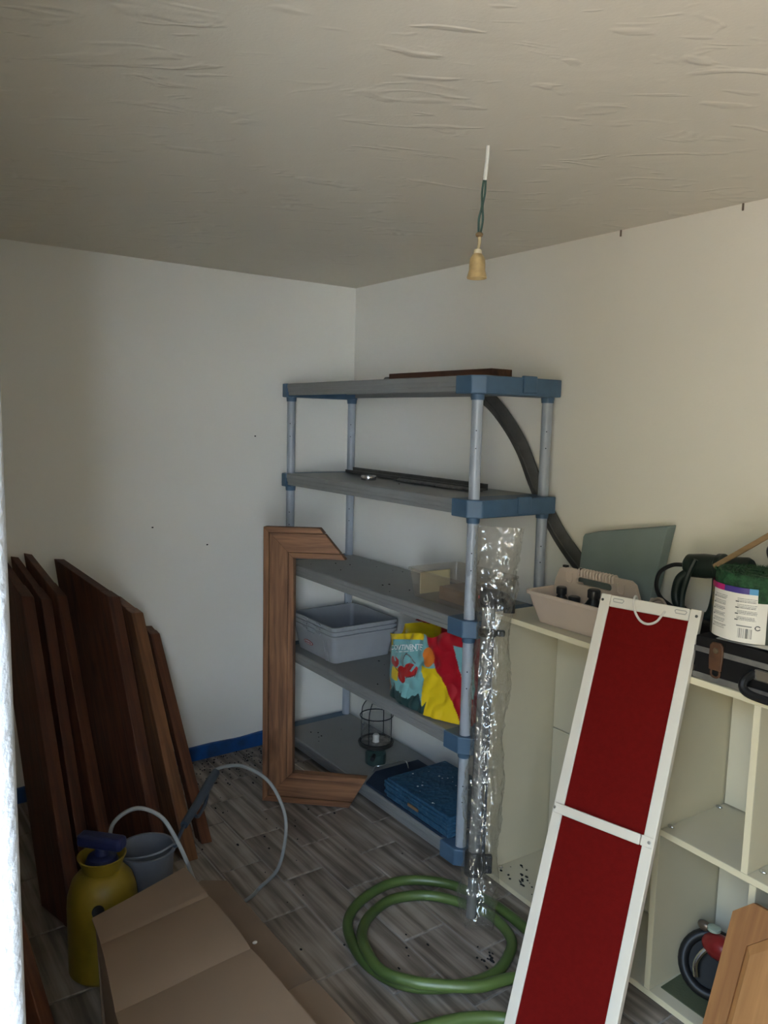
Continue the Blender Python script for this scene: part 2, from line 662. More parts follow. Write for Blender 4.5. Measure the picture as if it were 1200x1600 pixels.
#@@OBJECTS
# ------------------------------------------------------------------ storage shelf
m_shelf = mat('grey_shelf_plastic', (0.215, 0.215, 0.21), 0.42, var=0.06, vscale=9, bump=0.03, bscale=160)
m_cap = mat('blue_grey_cap_plastic', (0.060, 0.115, 0.185), 0.45, var=0.12, vscale=20)
m_post = mat('grey_blue_post', (0.33, 0.36, 0.40), 0.32, var=0.12, vscale=15, spec=0.5)
m_dark = mat('black_plastic', (0.010, 0.010, 0.011), 0.45, spec=0.3)
ZT = [1.768, 1.348, 0.928, 0.508, 0.090]
shelf = thing('storage_shelf', 'tall five-tier grey and blue plastic shelving unit standing in the corner', 'shelf', (0.73, -0.23, 0))
PX0, PX1, PY0, PY1 = 0.077, 1.378, -0.400, -0.060
for z in ZT:
    b = MB()
    # tray with a stepped front apron
    prof = [(-0.041, z), (-0.428, z), (-0.434, z - 0.004), (-0.434, z - 0.020), (-0.431, z - 0.022), (-0.431, z - 0.036), (-0.427, z - 0.038),
            (-0.427, z - 0.054), (-0.416, z - 0.054), (-0.416, z - 0.022), (-0.055, z - 0.022), (-0.055, z - 0.054), (-0.041, z - 0.054)]
    b.prism(prof, (0.075, 0, 0), (0, 1, 0), (0, 0, 1), (1.31, 0, 0))
    sb = obj('shelf_board', b, m_shelf, shelf, bevel=0.0012, seg=1)
    b = MB()
    for k in range(5):
        y = -0.36 + 0.06 * k
        b.box(0.12, 1.28, y, y + 0.006, z - 0.040, z - 0.0225)
    obj('underside_ribs', b, m_shelf, sb)['kind'] = 'stuff'
    cz0, cz1 = z - 0.062, z + 0.0004
    b = MB().prism([(1.305, -0.4385), (1.386, -0.4385), (1.424, -0.404), (1.424, -0.040), (1.305, -0.040)], (0, 0, cz0), (1, 0, 0), (0, 1, 0), (0, 0, cz1 - cz0))
    cap = obj('end_cap', b, m_cap, shelf, bevel=0.004)
    b = MB().box(1.416, 1.430, -0.235, -0.170, cz0 + 0.010, cz1 + 0.006)
    obj('clip', b, m_cap, cap, bevel=0.003)
    b = MB().prism([(0.098, -0.4385), (0.058, -0.4385), (0.036, -0.412), (0.036, -0.040), (0.098, -0.040)], (0, 0, cz0), (1, 0, 0), (0, 1, 0), (0, 0, cz1 - cz0))
    obj('end_cap', b, m_cap, shelf, bevel=0.004)
    if z > 0.2:
        for x in (PX0, PX1):
            for y in (PY0, PY1):
                obj('collar', MB().lathe([(0.0225, -0.020), (0.0245, 0.0)], (x, y, cz0), 20), m_cap, shelf, smooth=True)
for k in range(4):
    for x in (PX0, PX1):
        for y in (PY0, PY1):
            z0, z1 = ZT[k + 1], ZT[k] - 0.06
            post = obj('post', MB().cyl((x, y, z0), (x, y, z1), 0.0195, seg=24), m_post, shelf, smooth=True)
            b = MB()
            for zz in (0.085, 0.145):
                a = -0.75
                c = Vector((x + 0.0192 * math.cos(a), y + 0.0192 * math.sin(a), z1 - zz - 0.04))
                b.cyl(c, c + Vector((math.cos(a), math.sin(a), 0)) * 0.0012, 0.0024, seg=8)
            obj('peg_holes', b, m_dark, post)['kind'] = 'stuff'

# things on the shelf ------------------------------------------------
m_redwood = wood('reddish_brown_board', (0.115, 0.048, 0.026), (0.055, 0.022, 0.013), axis=0)
pl = obj('wooden_board', MB().box(0.63, 1.262, -0.235, -0.130, 1.7685, 1.806), m_redwood, bevel=0.002, at=(0.95, -0.17, 1.7685))
tag(pl, 'short reddish brown wooden board lying on the topmost grey shelf', 'board')
b = MB().tube([(0.43, -0.105, 1.7872), (0.62, -0.10, 1.7872), (0.90, -0.095, 1.7872)], 0.0185, smooth=3)
ro = obj('grey_rod', b, mat('dull_grey_rubber', (0.09, 0.09, 0.09), 0.6), smooth=True, at=(0.62, -0.08, 1.772))
tag(ro, 'dark grey rod lying behind the wooden board on the topmost shelf', 'rod')

m_strip = mat('dark_bronze_strip', (0.075, 0.070, 0.064), 0.35, var=0.3, vscale=30)
m_strip2 = mat('scuffed_grey_strip', (0.17, 0.16, 0.15), 0.4, var=0.6, vscale=40)
s1 = thing('metal_rail', 'long dark narrow rail lying along the back of the second shelf from top', 'rail', (0.67, -0.10, 1.3525))
o_, u_, n_ = Vector((0.15, -0.088, 1.3525)), Vector((1.05, -0.055, 0)).normalized(), Vector((0.055, 1.05, 0)).normalized()
obj('rail_channel', MB().prism([(0, 0), (0.048, 0), (0.048, 0.014), (0.042, 0.014), (0.042, 0.005), (0.006, 0.005), (0.006, 0.022), (0, 0.022)],
                               o_, -n_, (0, 0, 1), u_ * 1.02), m_strip, s1)
obj('rail_lip', MB().prism([(0.0, 0.022), (0.008, 0.022), (0.008, 0.025), (0, 0.025)], o_, -n_, (0, 0, 1), u_ * 1.02), m_strip2, s1)
o2 = o_ + u_ * 0.52 - n_ * 0.058
st = obj('edging_strip', MB().prism([(0, 0), (0.035, 0), (0.035, 0.006), (0.02, 0.012), (0, 0.008)], o2, -n_, (0, 0, 1), u_ * 0.54), m_strip2, bevel=0.001, seg=1, at=tuple(o2))
tag(st, 'shorter scuffed grey strip lying in front of the long dark rail', 'strip')
tp = thing('tape_roll', 'small shiny silver tape roll lying near the left of the second shelf', 'tape', (0.59, -0.30, 1.3525))
obj('tape', MB().lathe([(0.020, 0), (0.032, 0), (0.033, 0.002), (0.033, 0.017), (0.032, 0.019), (0.020, 0.019), (0.020, 0)], (0.59, -0.30, 1.3525), 28), mat('silver_foil', (0.6, 0.6, 0.62), 0.22, 1.0), tp, smooth=True)
obj('core', MB().lathe([(0.0185, 0.001), (0.0198, 0.001), (0.0198, 0.018), (0.0185, 0.018), (0.0185, 0.001)], (0.59, -0.30, 1.3525), 28), mat('card_core', (0.2, 0.16, 0.12), 0.8), tp, smooth=True)

# curved grey hose behind the shelf
m_hose = mat('dull_grey_hose', (0.085, 0.083, 0.078), 0.55, var=0.35, vscale=14, bump=0.2, bscale=90)
hz = thing('curved_grey_hose', 'broad dark grey flattened hose curving down behind the shelving to the cabinet top', 'hose', (1.28, -0.02, 1.2))
hp = [(0.93, -0.021, 1.742), (1.03, -0.021, 1.700), (1.13, -0.021, 1.62), (1.22, -0.021, 1.52), (1.29, -0.021, 1.405), (1.35, -0.021, 1.31), (1.43, -0.021, 1.21), (1.53, -0.021, 1.12), (1.63, -0.021, 1.05), (1.70, -0.021, 1.02)]
obj('hose_wall', MB().tube(hp, 0.034, seg=14, smooth=6, flat=0.42, flat_axis=(0, 1, 0)), m_hose, hz, smooth=True)
hp2 = [(x - 0.004, -0.0345, z - 0.003) for x, y, z in hp]
obj('seam_ridge', MB().tube(hp2, 0.004, seg=6, smooth=6), m_hose, hz, smooth=True)

# clear box on the middle shelf
m_clear = clear_film('clear_box_plastic', (0.93, 0.91, 0.88), haze=0.09, gloss=0.015, rough=0.15, haze_col=(0.55, 0.50, 0.45), edge=0.25)
cb = thing('clear_plastic_box', 'open see-through plastic box on the middle shelf', 'box', (1.14, -0.24, 0.9285))


def open_box(x0, x1, y0, y1, z0, z1, t, flare, lip, n=8):
    """open tub: outer wall up, rolled lip, inner wall down; rounded plan corners"""
    def ring(e, z, r):
        P = []
        for cx, cy, a0 in ((x1 - r + e, y1 - r + e, 0), (x0 + r - e, y1 - r + e, 90), (x0 + r - e, y0 + r - e, 180), (x1 - r + e, y0 + r - e, 270)):
            for k in range(n + 1):
                a = math.radians(a0 + 90 * k / n)
                P.append((cx + r * math.cos(a), cy + r * math.sin(a), z))
        return P
    r = 0.022
    rings = [ring(0, z0, r), ring(flare, z1 - lip, r), ring(flare + lip * 0.6, z1 - lip, r), ring(flare + lip * 0.6, z1, r), ring(flare - t, z1, r), ring(-t, z0 + t, r)]
    vs = [p for q in rings for p in q]
    m = len(rings[0])
    fs = [(k * m + i, k * m + (i + 1) % m, (k + 1) * m + (i + 1) % m, (k + 1) * m + i) for k in range(len(rings) - 1) for i in range(m)]
    fs += [tuple(range(m - 1, -1, -1)), tuple(range(5 * m, 6 * m))]
    return MB().add(vs, fs)


cbm = open_box(0.985, 1.315, -0.352, -0.125, 0.9295, 1.042, 0.003, 0.014, 0.007)
obj('tub', cbm, m_clear, cb, smooth=True)
obj('carry_lug', MB().box(1.318, 1.338, -0.275, -0.20, 1.018, 1.028), m_clear, cb, bevel=0.002)
ip = obj('wood_block', MB().box(1.10, 1.285, -0.31, -0.16, 0.934, 0.985), wood('pale_brown_wood', (0.27, 0.17, 0.09), (0.17, 0.10, 0.05), axis=0), bevel=0.003, at=(1.19, -0.235, 0.934))
tag(ip, 'light brown wooden block lying inside the see-through plastic box', 'block')
nb = obj('cardboard_piece', MB().box(0.992, 1.0, -0.32, -0.17, 0.934, 1.02), mat('cream_card', (0.50, 0.42, 0.24), 0.8), bevel=0.001, at=(1.0, -0.25, 0.934))
tag(nb, 'cream card standing at the left end inside the see-through box', 'card')

# three nested grey bins
m_bin = mat('grey_bin_plastic', (0.29, 0.30, 0.315), 0.42, var=0.08, vscale=12)
for k, lab in enumerate(('grey stacking bin at the bottom of the nested three, with a red and white badge',
                         'grey stacking bin in the middle of the nested three',
                         'grey stacking bin on top of the nested three, empty and open')):
    dz = 0.021 * k
    tb = thing('stacking_bin', lab, 'bin', (0.30, -0.235, 0.5085 + dz), group='nested grey bins on the fourth shelf')
    ob = open_box(0.128 - 0.0005 * k, 0.458 + 0.0005 * k, -0.375, -0.065, 0.5090 + dz, 0.640 + dz, 0.0022, 0.020, 0.014)
    obj('tub', ob, m_bin, tb, smooth=True)
    for x in (0.24, 0.36):
        obj('rim_lug', MB().box(x - 0.02, x + 0.02, -0.409, -0.402, 0.628 + dz, 0.638 + dz), m_bin, tb, bevel=0.003)
    obj('grip', MB().box(0.27, 0.33, -0.412, -0.404, 0.622 + dz, 0.627 + dz), m_bin, tb, bevel=0.002, seg=1)
    if k == 0:
        for x in (0.405, 0.43):
            obj('rib', MB().prism([(0, 0), (0.006, 0), (0.006, 0.10), (0, 0.10)], (x, -0.383, 0.514), (1, 0, 0), (0, -0.23, 0.97), (0, -0.004, 0)), m_bin, tb)
        bm_ = MB()
        ov = [(0.042 * math.cos(2 * PI * i / 28), 0.013 * math.sin(2 * PI * i / 28)) for i in range(28)]
        tdir = Vector((0, -0.25, 0.97)).normalized()
        oc = Vector((0.245, -0.3865, 0.560))
        bd = obj('badge', bm_.prism(ov, oc, (1, 0, 0), tdir, (0, -0.0018, 0)), mat('badge_red', (0.32, 0.07, 0.06), 0.5), tb)
        ov2 = [(a * 0.86, c * 0.70) for a, c in ov]
        bw = MB().prism(ov2, oc + Vector((0, -0.0022, 0)), (1, 0, 0), tdir, (0, -0.0008, 0))
        obj('badge_face', bw, mat('badge_white', (0.50, 0.48, 0.48), 0.5), bd)
        bt = MB()
        for i, w in enumerate((0.006, 0.004, 0.006, 0.003, 0.005, 0.006, 0.004)):
            x = -0.028 + i * 0.0085
            bt.prism([(x, -0.005), (x + w, -0.005), (x + w, 0.005), (x, 0.005)], oc + Vector((0, -0.0032, 0)), (1, 0, 0), tdir, (0, -0.0006, 0))
        obj('badge_lettering', bt, mat('badge_letters', (0.30, 0.06, 0.07), 0.5), bd)['kind'] = 'stuff'

# shopping bag --------------------------------------------------------
m_bag = print_mat('glossy_printed_bag', 0.33, bump=0.5, bscale=26)
YE, TE, RD, OR, DK, WH = (0.66, 0.46, 0.012), (0.16, 0.36, 0.36), (0.33, 0.008, 0.016), (0.55, 0.15, 0.02), (0.02, 0.05, 0.05), (0.80, 0.80, 0.78)
BGX0, BGX1, BGZ0, BGZ1 = 0.862, 1.345, 0.5095, 0.815


def bag_edge(u):
    """height of the bag's mouth along the front"""
    return 0.735 + 0.105 * min(1, u * 1.25) - 0.02 * math.exp(-((u - 0.62) / 0.08) ** 2)


def bag_pt(u, v, side):
    """u along the bag 0..1, v up 0..1, side -1 front / +1 back"""
    zt = bag_edge(u) + (0.03 if side > 0 else 0)
    lean = 0.015 * (1 - v)
    z = BGZ0 + 0.003 + (zt - BGZ0) * v
    x = BGX0 - 0.03 * v + (BGX1 - BGX0 + 0.02 * v) * u
    bulge = math.sin(PI * min(1, max(0, u)) ** 0.8) ** 0.6
    d = 0.035 + 0.085 * bulge * (1 - 0.55 * v)
    y = -0.300 + side * d
    k = Vector((x * 7, z * 7, side * 3.0))
    w = 0.010 * noise.noise(k) + 0.007 * noise.noise(k * 3) + 0.007 * (1 - 2 * abs(noise.noise(k * 2.4 + Vector((0, 3, 0))))) - 0.004
    return Vector((x, max(y + w, -0.432) if z < 0.54 else y + w, z))


def bag_col(u, v):
    """the print on the front panel"""
    top = 1 - v
    if top < 0.085 and u < 0.52:
        return YE
    c = TE
    if u < 0.055 + 0.05 * math.sin(v * 9):
        c = YE if v > 0.35 else OR
    e = (u - 0.70 + 0.22 * (v - 0.5))
    # yellow slab right of the teal field
    if v < 0.60 and 0.56 - 0.10 * (v - 0.3) < u:
        c = YE
    # red band sweeping down to the right
    l0, l1 = 0.93 - 0.40 * v + 0.02 * math.sin(8 * v), 1.06 - 0.26 * v
    if l0 < u < l1:
        c = RD
    if u > l1:
        c = TE if 0.30 < v < 0.86 else RD
    if ((u - 0.60) / 0.055) ** 2 + ((v - 0.74) / 0.13) ** 2 < 1:
        c = OR
    # lobster: tail, body and claws
    for cx, cy, rx, ry, a in ((0.165, 0.56, 0.065, 0.085, 0.5), (0.395, 0.49, 0.085, 0.105, -0.5), (0.29, 0.40, 0.060, 0.12, 0.2)):
        dx, dy = u - cx, v - cy
        p, q = dx * math.cos(a) + dy * math.sin(a), -dx * math.sin(a) + dy * math.cos(a)
        if (p / rx) ** 2 + (q / ry) ** 2 < 1 and not (cy > 0.45 and abs(p - 0.02) < 0.012 and q > 0):
            c = (0.42, 0.018, 0.018)
    if 0.12 < u < 0.24 and 0.28 < v < 0.47 and c == TE:
        c = YE
    for x0, y0, x1, y1 in ((0.29, 0.52, 0.34, 0.72), (0.34, 0.72, 0.46, 0.60), (0.18, 0.47, 0.27, 0.40), (0.37, 0.38, 0.47, 0.45), (0.46, 0.42, 0.46, 0.52)):
        t = max(0, min(1, ((u - x0) * (x1 - x0) + (v - y0) * (y1 - y0)) / ((x1 - x0) ** 2 + (y1 - y0) ** 2)))
        if math.hypot(u - x0 - t * (x1 - x0), v - y0 - t * (y1 - y0)) < 0.005:
            c = (0.10, 0.03, 0.03)
    # dark foliage along the bottom
    if 0.10 < u < 0.62 and v < 0.17 + 0.05 * math.sin(u * 40) + 0.03 * math.sin(u * 71 + 1):
        c = DK
    if 0.33 < u < 0.40 and 0.10 < v < 0.30:
        c = (0.20, 0.45, 0.45)
    return c


bag = thing('shopping_bag', 'crumpled yellow, teal and red supermarket bag lettered CONTINENTE on the fourth shelf', 'bag', (1.12, -0.30, 0.5085))
NU, NV = 150, 130
bf = MB().grid(lambda u, v: bag_pt(u, v, -1), NU, NV)
uvs = [(i / NU, j / NV) for j in range(NV + 1) for i in range(NU + 1)]
obj('front_panel', bf, m_bag, bag, smooth=True, angle=180, print_fn=lambda i: bag_col(*uvs[i]))
NU2, NV2 = 50, 40
bb = MB().grid(lambda u, v: bag_pt(1 - u, v, 1), NU2, NV2)
uv2 = [(i / NU2, j / NV2) for j in range(NV2 + 1) for i in range(NU2 + 1)]
obj('back_panel', bb, m_bag, bag, smooth=True, angle=180, print_fn=lambda i: YE if uv2[i][0] > 0.62 else RD)
for u, cc in ((0.0, YE), (1.0, RD)):
    gs = MB().grid(lambda s, v: bag_pt(u, v, -1).lerp(bag_pt(u, v, 1), s) + Vector(((0.02 if u == 0 else -0.02) * math.sin(PI * s), 0, -0.02 * v * math.sin(PI * s))), 8, 20)
    obj('gusset', gs, m_bag, bag, smooth=True, angle=180, print_fn=lambda i, cc=cc: cc)
vs, fs = text_mesh('CONTINENTE', 0.046, 0.0008)
w0 = max(abs(a.x) for a in vs)
tb_ = MB()
tv = []
for a in vs:
    u = 0.075 + (a.x + w0) / (2 * w0) * 0.455
    v = 0.795 + 0.03 * (a.x / w0) + a.y * 2.3
    q = bag_pt(u, v, -1)
    tv.append(q + Vector((0.0004, -0.0022, 0)))
tb_.add(tv, fs)
obj('brand_lettering', tb_, mat('white_print', WH, 0.4), bag, label='white lettering CONTINENTE')
tb2 = MB()
for i in range(22):
    u = 0.17 + 0.30 * i / 22
    v = 0.735 + 0.06 * (i / 22 - 0.5)
    w = 0.008
    qs = [bag_pt(u, v, -1), bag_pt(u + w, v, -1), bag_pt(u + w, v + 0.016, -1), bag_pt(u, v + 0.016, -1)]
    if i % 5 != 4:
        tb2.add([q + Vector((0, -0.0022, 0)) for q in qs], [(0, 1, 2, 3)])
obj('small_lettering', tb2, bpy.data.materials['white_print'], bag)['kind'] = 'stuff'
# crumpled red inside / top fold of the bag
fd = MB().grid(lambda s, t: Vector((1.02 + 0.31 * s, -0.36 + 0.12 * t, 0.838 + 0.030 * math.sin(PI * t) + 0.025 * s + 0.010 * noise.noise(Vector((s * 5, t * 4, 2))) + 0.005 * noise.noise(Vector((s * 13, t * 9, 5))))), 40, 20)
obj('folded_top', fd, mat('red_bag_film', (0.24, 0.008, 0.014), 0.4), bag, smooth=True, angle=180, label='folded red top of the bag')

# camping lantern on the bottom shelf
ZB = 0.0905
LX, LY = 0.650, -0.270
m_lg = mat('dark_green_enamel', (0.025, 0.05, 0.045), 0.35)
ln = thing('camping_lantern', 'gas camping lantern with wire guard and dark green base on the bottom shelf', 'lantern', (LX, LY, ZB))
obj('gas_base', MB().lathe([(0, 0), (0.040, 0), (0.046, 0.006), (0.046, 0.050), (0.036, 0.062), (0.022, 0.068), (0.018, 0.078), (0, 0.078)], (LX, LY, ZB), 32), m_lg, ln, smooth=True)
obj('valve_knob', MB().cyl((LX + 0.03, LY - 0.030, ZB + 0.052), (LX + 0.058, LY - 0.058, ZB + 0.052), 0.010, seg=12), m_dark, ln, smooth=True)
obj('burner_tray', MB().lathe([(0, 0.078), (0.060, 0.080), (0.078, 0.092), (0.080, 0.104), (0.076, 0.106), (0.070, 0.098), (0.0, 0.094)], (LX, LY, ZB), 40), mat('dark_rim_metal', (0.05, 0.05, 0.045), 0.35, 0.6), ln, smooth=True)
obj('reflector', MB().lathe([(0.012, 0.097), (0.066, 0.101), (0.066, 0.1035), (0.012, 0.0995)], (LX, LY, ZB), 40), mat('tarnished_reflector', (0.42, 0.38, 0.33), 0.4, 0.7, var=0.6, vscale=40), ln, smooth=True)
obj('burner', MB().lathe([(0, 0.097), (0.016, 0.097), (0.013, 0.112), (0.015, 0.126), (0.012, 0.134), (0, 0.134)], (LX, LY, ZB), 20), mat('white_ceramic', (0.62, 0.60, 0.55), 0.5), ln, smooth=True)
obj('glass_chimney', MB().lathe([(0.067, 0.106), (0.069, 0.150), (0.069, 0.205), (0.067, 0.215)], (LX, LY, ZB), 40), clear_film('lantern_glass', (0.95, 0.95, 0.95), haze=0.02, gloss=0.05, rough=0.04), ln, smooth=True)
for zz in (0.107, 0.222):
    ring = [(LX + 0.073 * math.cos(2 * PI * i / 24), LY + 0.073 * math.sin(2 * PI * i / 24), ZB + zz) for i in range(24)]
    obj('guard_ring', MB().tube(ring, 0.0024, seg=6, smooth=1, closed=True), m_dark, ln, smooth=True)
for k in range(4):
    a = PI * k / 2 + 0.5
    c, s = math.cos(a), math.sin(a)
    obj('guard_wire', MB().tube([(LX + 0.073 * c, LY + 0.073 * s, ZB + 0.107), (LX + 0.073 * c, LY + 0.073 * s, ZB + 0.222), (LX + 0.066 * c, LY + 0.066 * s, ZB + 0.258), (LX + 0.040 * c, LY + 0.040 * s, ZB + 0.290), (LX, LY, ZB + 0.302)], 0.002, seg=6, smooth=6), m_dark, ln, smooth=True)
kh = obj('wire_handle', MB().tube([(0.735, -0.345, 0.103), (0.742, -0.335, 0.125), (0.755, -0.320, 0.130), (0.768, -0.26, 0.132), (0.775, -0.205, 0.132), (0.785, -0.195, 0.120), (0.79, -0.19, 0.0945)], 0.0028, seg=8), mat('bright_wire', (0.5, 0.5, 0.48), 0.3, 0.9), ln, smooth=True, label='bent bright wire handle')

# blue mat and stack of blue folded sheets
m_navy = mat('navy_mat', (0.008, 0.022, 0.050), 0.7, var=0.3, vscale=14, bump=0.3, bscale=60)
nm = obj('navy_mat', MB().prism([(0.735, -0.33), (0.80, -0.425), (1.30, -0.428), (1.33, -0.39), (1.33, -0.12), (0.74, -0.10)], (0, 0, ZB + 0.0006), (1, 0, 0), (0, 1, 0), (0, 0, 0.010)), m_navy, bevel=0.003, at=(1.05, -0.27, ZB + 0.0006))
tag(nm, 'thin navy mat lying under the pile of blue sheets on the bottom shelf', 'mat')


def quilt_mat():
    m = mat('blue_quilted_sheet', (0.022, 0.085, 0.155), 0.6, var=0.3, vscale=10)
    n, l = m.node_tree.nodes, m.node_tree.links
    tc = n.new('ShaderNodeTexCoord')
    v = n.new('ShaderNodeTexVoronoi')
    v.inputs['Scale'].default_value = 55
    l.new(tc.outputs['Object'], v.inputs['Vector'])
    bp = n.new('ShaderNodeBump')
    bp.inputs['Strength'].default_value = 0.6
    bp.inputs['Distance'].default_value = 0.006
    l.new(v.outputs['Distance'], bp.inputs['Height'])
    l.new(bp.outputs[0], n['Principled BSDF'].inputs['Normal'])
    return m


m_q = quilt_mat()
ords = ['bottom sheet of the pile of blue sheets on the bottom shelf', 'second blue sheet from the bottom of the pile', 'third blue sheet from the bottom of the pile',
        'fourth blue sheet from the bottom of the pile', 'fifth blue sheet from the bottom of the pile', 'topmost blue sheet of the pile, spotted with pale flecks']
for k in range(6):
    z = ZB + 0.0118 + k * 0.0135
    dx, dy = random.uniform(-0.01, 0.01), random.uniform(-0.004, 0.004)

    def qs(u, v, z=z, dx=dx, dy=dy):
        th = 0.0118
        return Vector((0.955 + dx + 0.375 * u, -0.425 + dy + 0.29 * v, z + th))
    b = MB()
    poly = []
    x0, x1, y0, y1 = 0.945 + dx, 1.335 + dx * 0.3, -0.427 + dy, -0.125 + dy
    for i in range(16):
        poly.append((x0 + (x1 - x0) * i / 16, y0 + 0.004 * noise.noise(Vector((i * 0.9, k, 0)))))
    for i in range(8):
        poly.append((x1 + 0.004 * noise.noise(Vector((i * 0.9, k, 5))), y0 + (y1 - y0) * i / 8))
    for i in range(8):
        poly.append((x1 - (x1 - x0) * i / 8, y1))
    for i in range(8):
        poly.append((x0 + 0.005 * noise.noise(Vector((i * 0.9, k, 9))), y1 - (y1 - y0) * i / 8))
    b.prism(poly, (0, 0, z), (1, 0, 0), (0, 1, 0), (0, 0, 0.0125))
    sh = thing('blue_sheet', ords[k], 'sheet', (1.14, -0.27, z), group='pile of blue sheets on the bottom shelf')
    obj('sheet', b, m_q, sh, bevel=0.003)
    if k == 5:
        fl = MB()
        for i in range(16):
            x, y = random.uniform(0.97, 1.3), random.uniform(-0.41, -0.18)
            fl.ball((x, y, z + 0.0128), random.choice((0.002, 0.003, 0.0045)), 6, 4, (1, 1, 0.4))
        obj('pale_flecks', fl, mat('pale_fleck', (0.6, 0.6, 0.58), 0.8), sh)['kind'] = 'stuff'
    if k == 2:
        obj('torn_tag', MB().box(1.10, 1.165, -0.4335, -0.4285, z + 0.0005, z + 0.0120), mat('brown_paper_tag', (0.22, 0.12, 0.06), 0.8), sh, bevel=0.001, seg=1, label='brown paper tag')

# ------------------------------------------------------------------ wooden casing in front of the shelf
m_wv = wood('oiled_pine_upright', (0.27, 0.130, 0.062), (0.115, 0.052, 0.027), axis=1)
m_wu = wood('oiled_pine_crosspiece', (0.29, 0.140, 0.068), (0.135, 0.06, 0.030), axis=0)
ca_o = Vector((0.508, -0.742, 0.001))
ca_u = Vector((math.cos(math.radians(46.5)), math.sin(math.radians(46.5)), 0.030)).normalized()
ca_h = Vector((ca_u.y, -ca_u.x, 0))
ca_v = (Vector((0, 0, 1)) - ca_h * 0.035).normalized()
ca_w = ca_u.cross(ca_v).normalized()
cs = thing('window_casing', 'brown wooden half casing with two mitred arms standing against the shelf front', 'casing', matrix=axes(ca_o, ca_u, ca_v, ca_w))
CW, CH = 0.128, 1.162
CT = lambda a: 0.236 + 0.86 * a
CBt = lambda a: 0.372 + 0.56 * a


def strip(kind, a, c):
    if kind == 'leg':
        return [(a, a), (c, c), (c, CH - c), (a, CH - a)]
    if kind == 'top':
        return [(a, CH - a), (c, CH - c), (CT(c), CH - c), (CT(a), CH - a)]
    return [(a, a), (CBt(a), a), (CBt(c), c), (c, c)]


for kind, nm_, mm in (('leg', 'upright', m_wv), ('top', 'top_arm', m_wu), ('bottom', 'bottom_arm', m_wu)):
    g = 0.0008
    pr = obj(nm_, MB().prism(strip(kind, 0.024 + g, 0.104 - g), (0, 0, 0.004), (1, 0, 0), (0, 1, 0), (0, 0, 0.032)), mm, cs, local=True, bevel=0.0012, seg=1)
    obj('outer_band', MB().prism(strip(kind, 0.0, 0.0232), (0, 0, 0), (1, 0, 0), (0, 1, 0), (0, 0, 0.044)), mm, pr, local=True, bevel=0.0018, seg=1)
    obj('inner_lip', MB().prism(strip(kind, 0.1048, CW), (0, 0, 0), (1, 0, 0), (0, 1, 0), (0, 0, 0.039)), mm, pr, local=True, bevel=0.0018, seg=1)

# ------------------------------------------------------------------ boards leaning on the left wall
REDB = [((0.095, 0.034, 0.018), (0.040, 0.015, 0.009)), ((0.105, 0.040, 0.020), (0.045, 0.017, 0.010)), ((0.10, 0.037, 0.019), (0.042, 0.016, 0.009)),
        ((0.22, 0.095, 0.040), (0.10, 0.042, 0.020)), ((0.15, 0.055, 0.026), (0.065, 0.025, 0.013))]


def lean_board(label, B, T, W, th, cols, name='leaning_board', band=0.045):
    B, T, W = Vector(B), Vector(T), Vector(W)
    ld = (T - B).normalized()
    L = (T - B).length
    a = W - T
    e1 = (a - ld * a.dot(ld))
    w = e1.length
    e1.normalize()
    n = e1.cross(ld)
    if n.y > 0:
        n = -n
    h = a.dot(ld)
    yb = -(e1.z * w + B.z) / ld.z
    z = e1.cross(ld)
    t = thing(name, label, 'board', matrix=axes(B, e1, ld, z))
    s = 1 if z.dot(n) > 0 else -1
    m1 = wood('dark_red_board', *cols, axis=1)
    b = min(band, w * 0.5)
    f = b / w
    obj('board', MB().prism([(b + 0.001, yb * f), (b + 0.001, L + h * f), (w, L + h), (w, yb)], (0, 0, 0.004 * s), (1, 0, 0), (0, 1, 0), (0, 0, (th - 0.008) * s)), m1, t, local=True, bevel=0.002, seg=1)
    obj('edge_band', MB().prism([(0, 0), (0, L), (b, L + h * f), (b, yb * f)], (0, 0, 0), (1, 0, 0), (0, 1, 0), (0, 0, th * s)), m1, t, local=True, bevel=0.003, seg=2)
    return t


lean_board('leftmost dark brown mitred board leaning on the left wall beside the doorway', (0.985, -1.606, 0), (0.30, -1.598, 0.925), (0.02, -1.650, 1.045), 0.050, REDB[0])
lean_board('dark brown mitred board squeezed between the two boards nearest the doorway, on the left wall', (0.908, -1.547, 0), (0.283, -1.532, 0.901), (0.02, -1.592, 1.030), 0.044, REDB[0])
lean_board('third dark red-brown mitred board from the doorway, leaning on the left wall', (0.878, -1.465, 0), (0.256, -1.47, 0.903), (0.02, -1.542, 1.037), 0.050, REDB[1])
lean_board('tallest red-brown mitred board leaning on the left wall, fourth from the doorway', (0.835, -1.275, 0), (0.366, -1.30, 0.906), (0.02, -1.420, 1.008), 0.056, REDB[2])
lean_board('orange-brown narrow board with a dark knot leaning on the left wall', (0.807, -1.164, 0), (0.225, -1.164, 0.795), (0.02, -1.19, 0.826), 0.052, REDB[3])
lean_board('shortest reddish board nearest the corner among those leaning on the left wall', (0.726, -1.075, 0), (0.098, -1.05, 0.659), (0.02, -1.055, 0.678), 0.046, REDB[4])
lean_board('red-brown board low beside the doorway jamb, leaning toward the left wall', (1.56, -1.79, 0), (0.95, -1.90, 0.62), (0.70, -1.99, 0.62), 0.035, REDB[4])

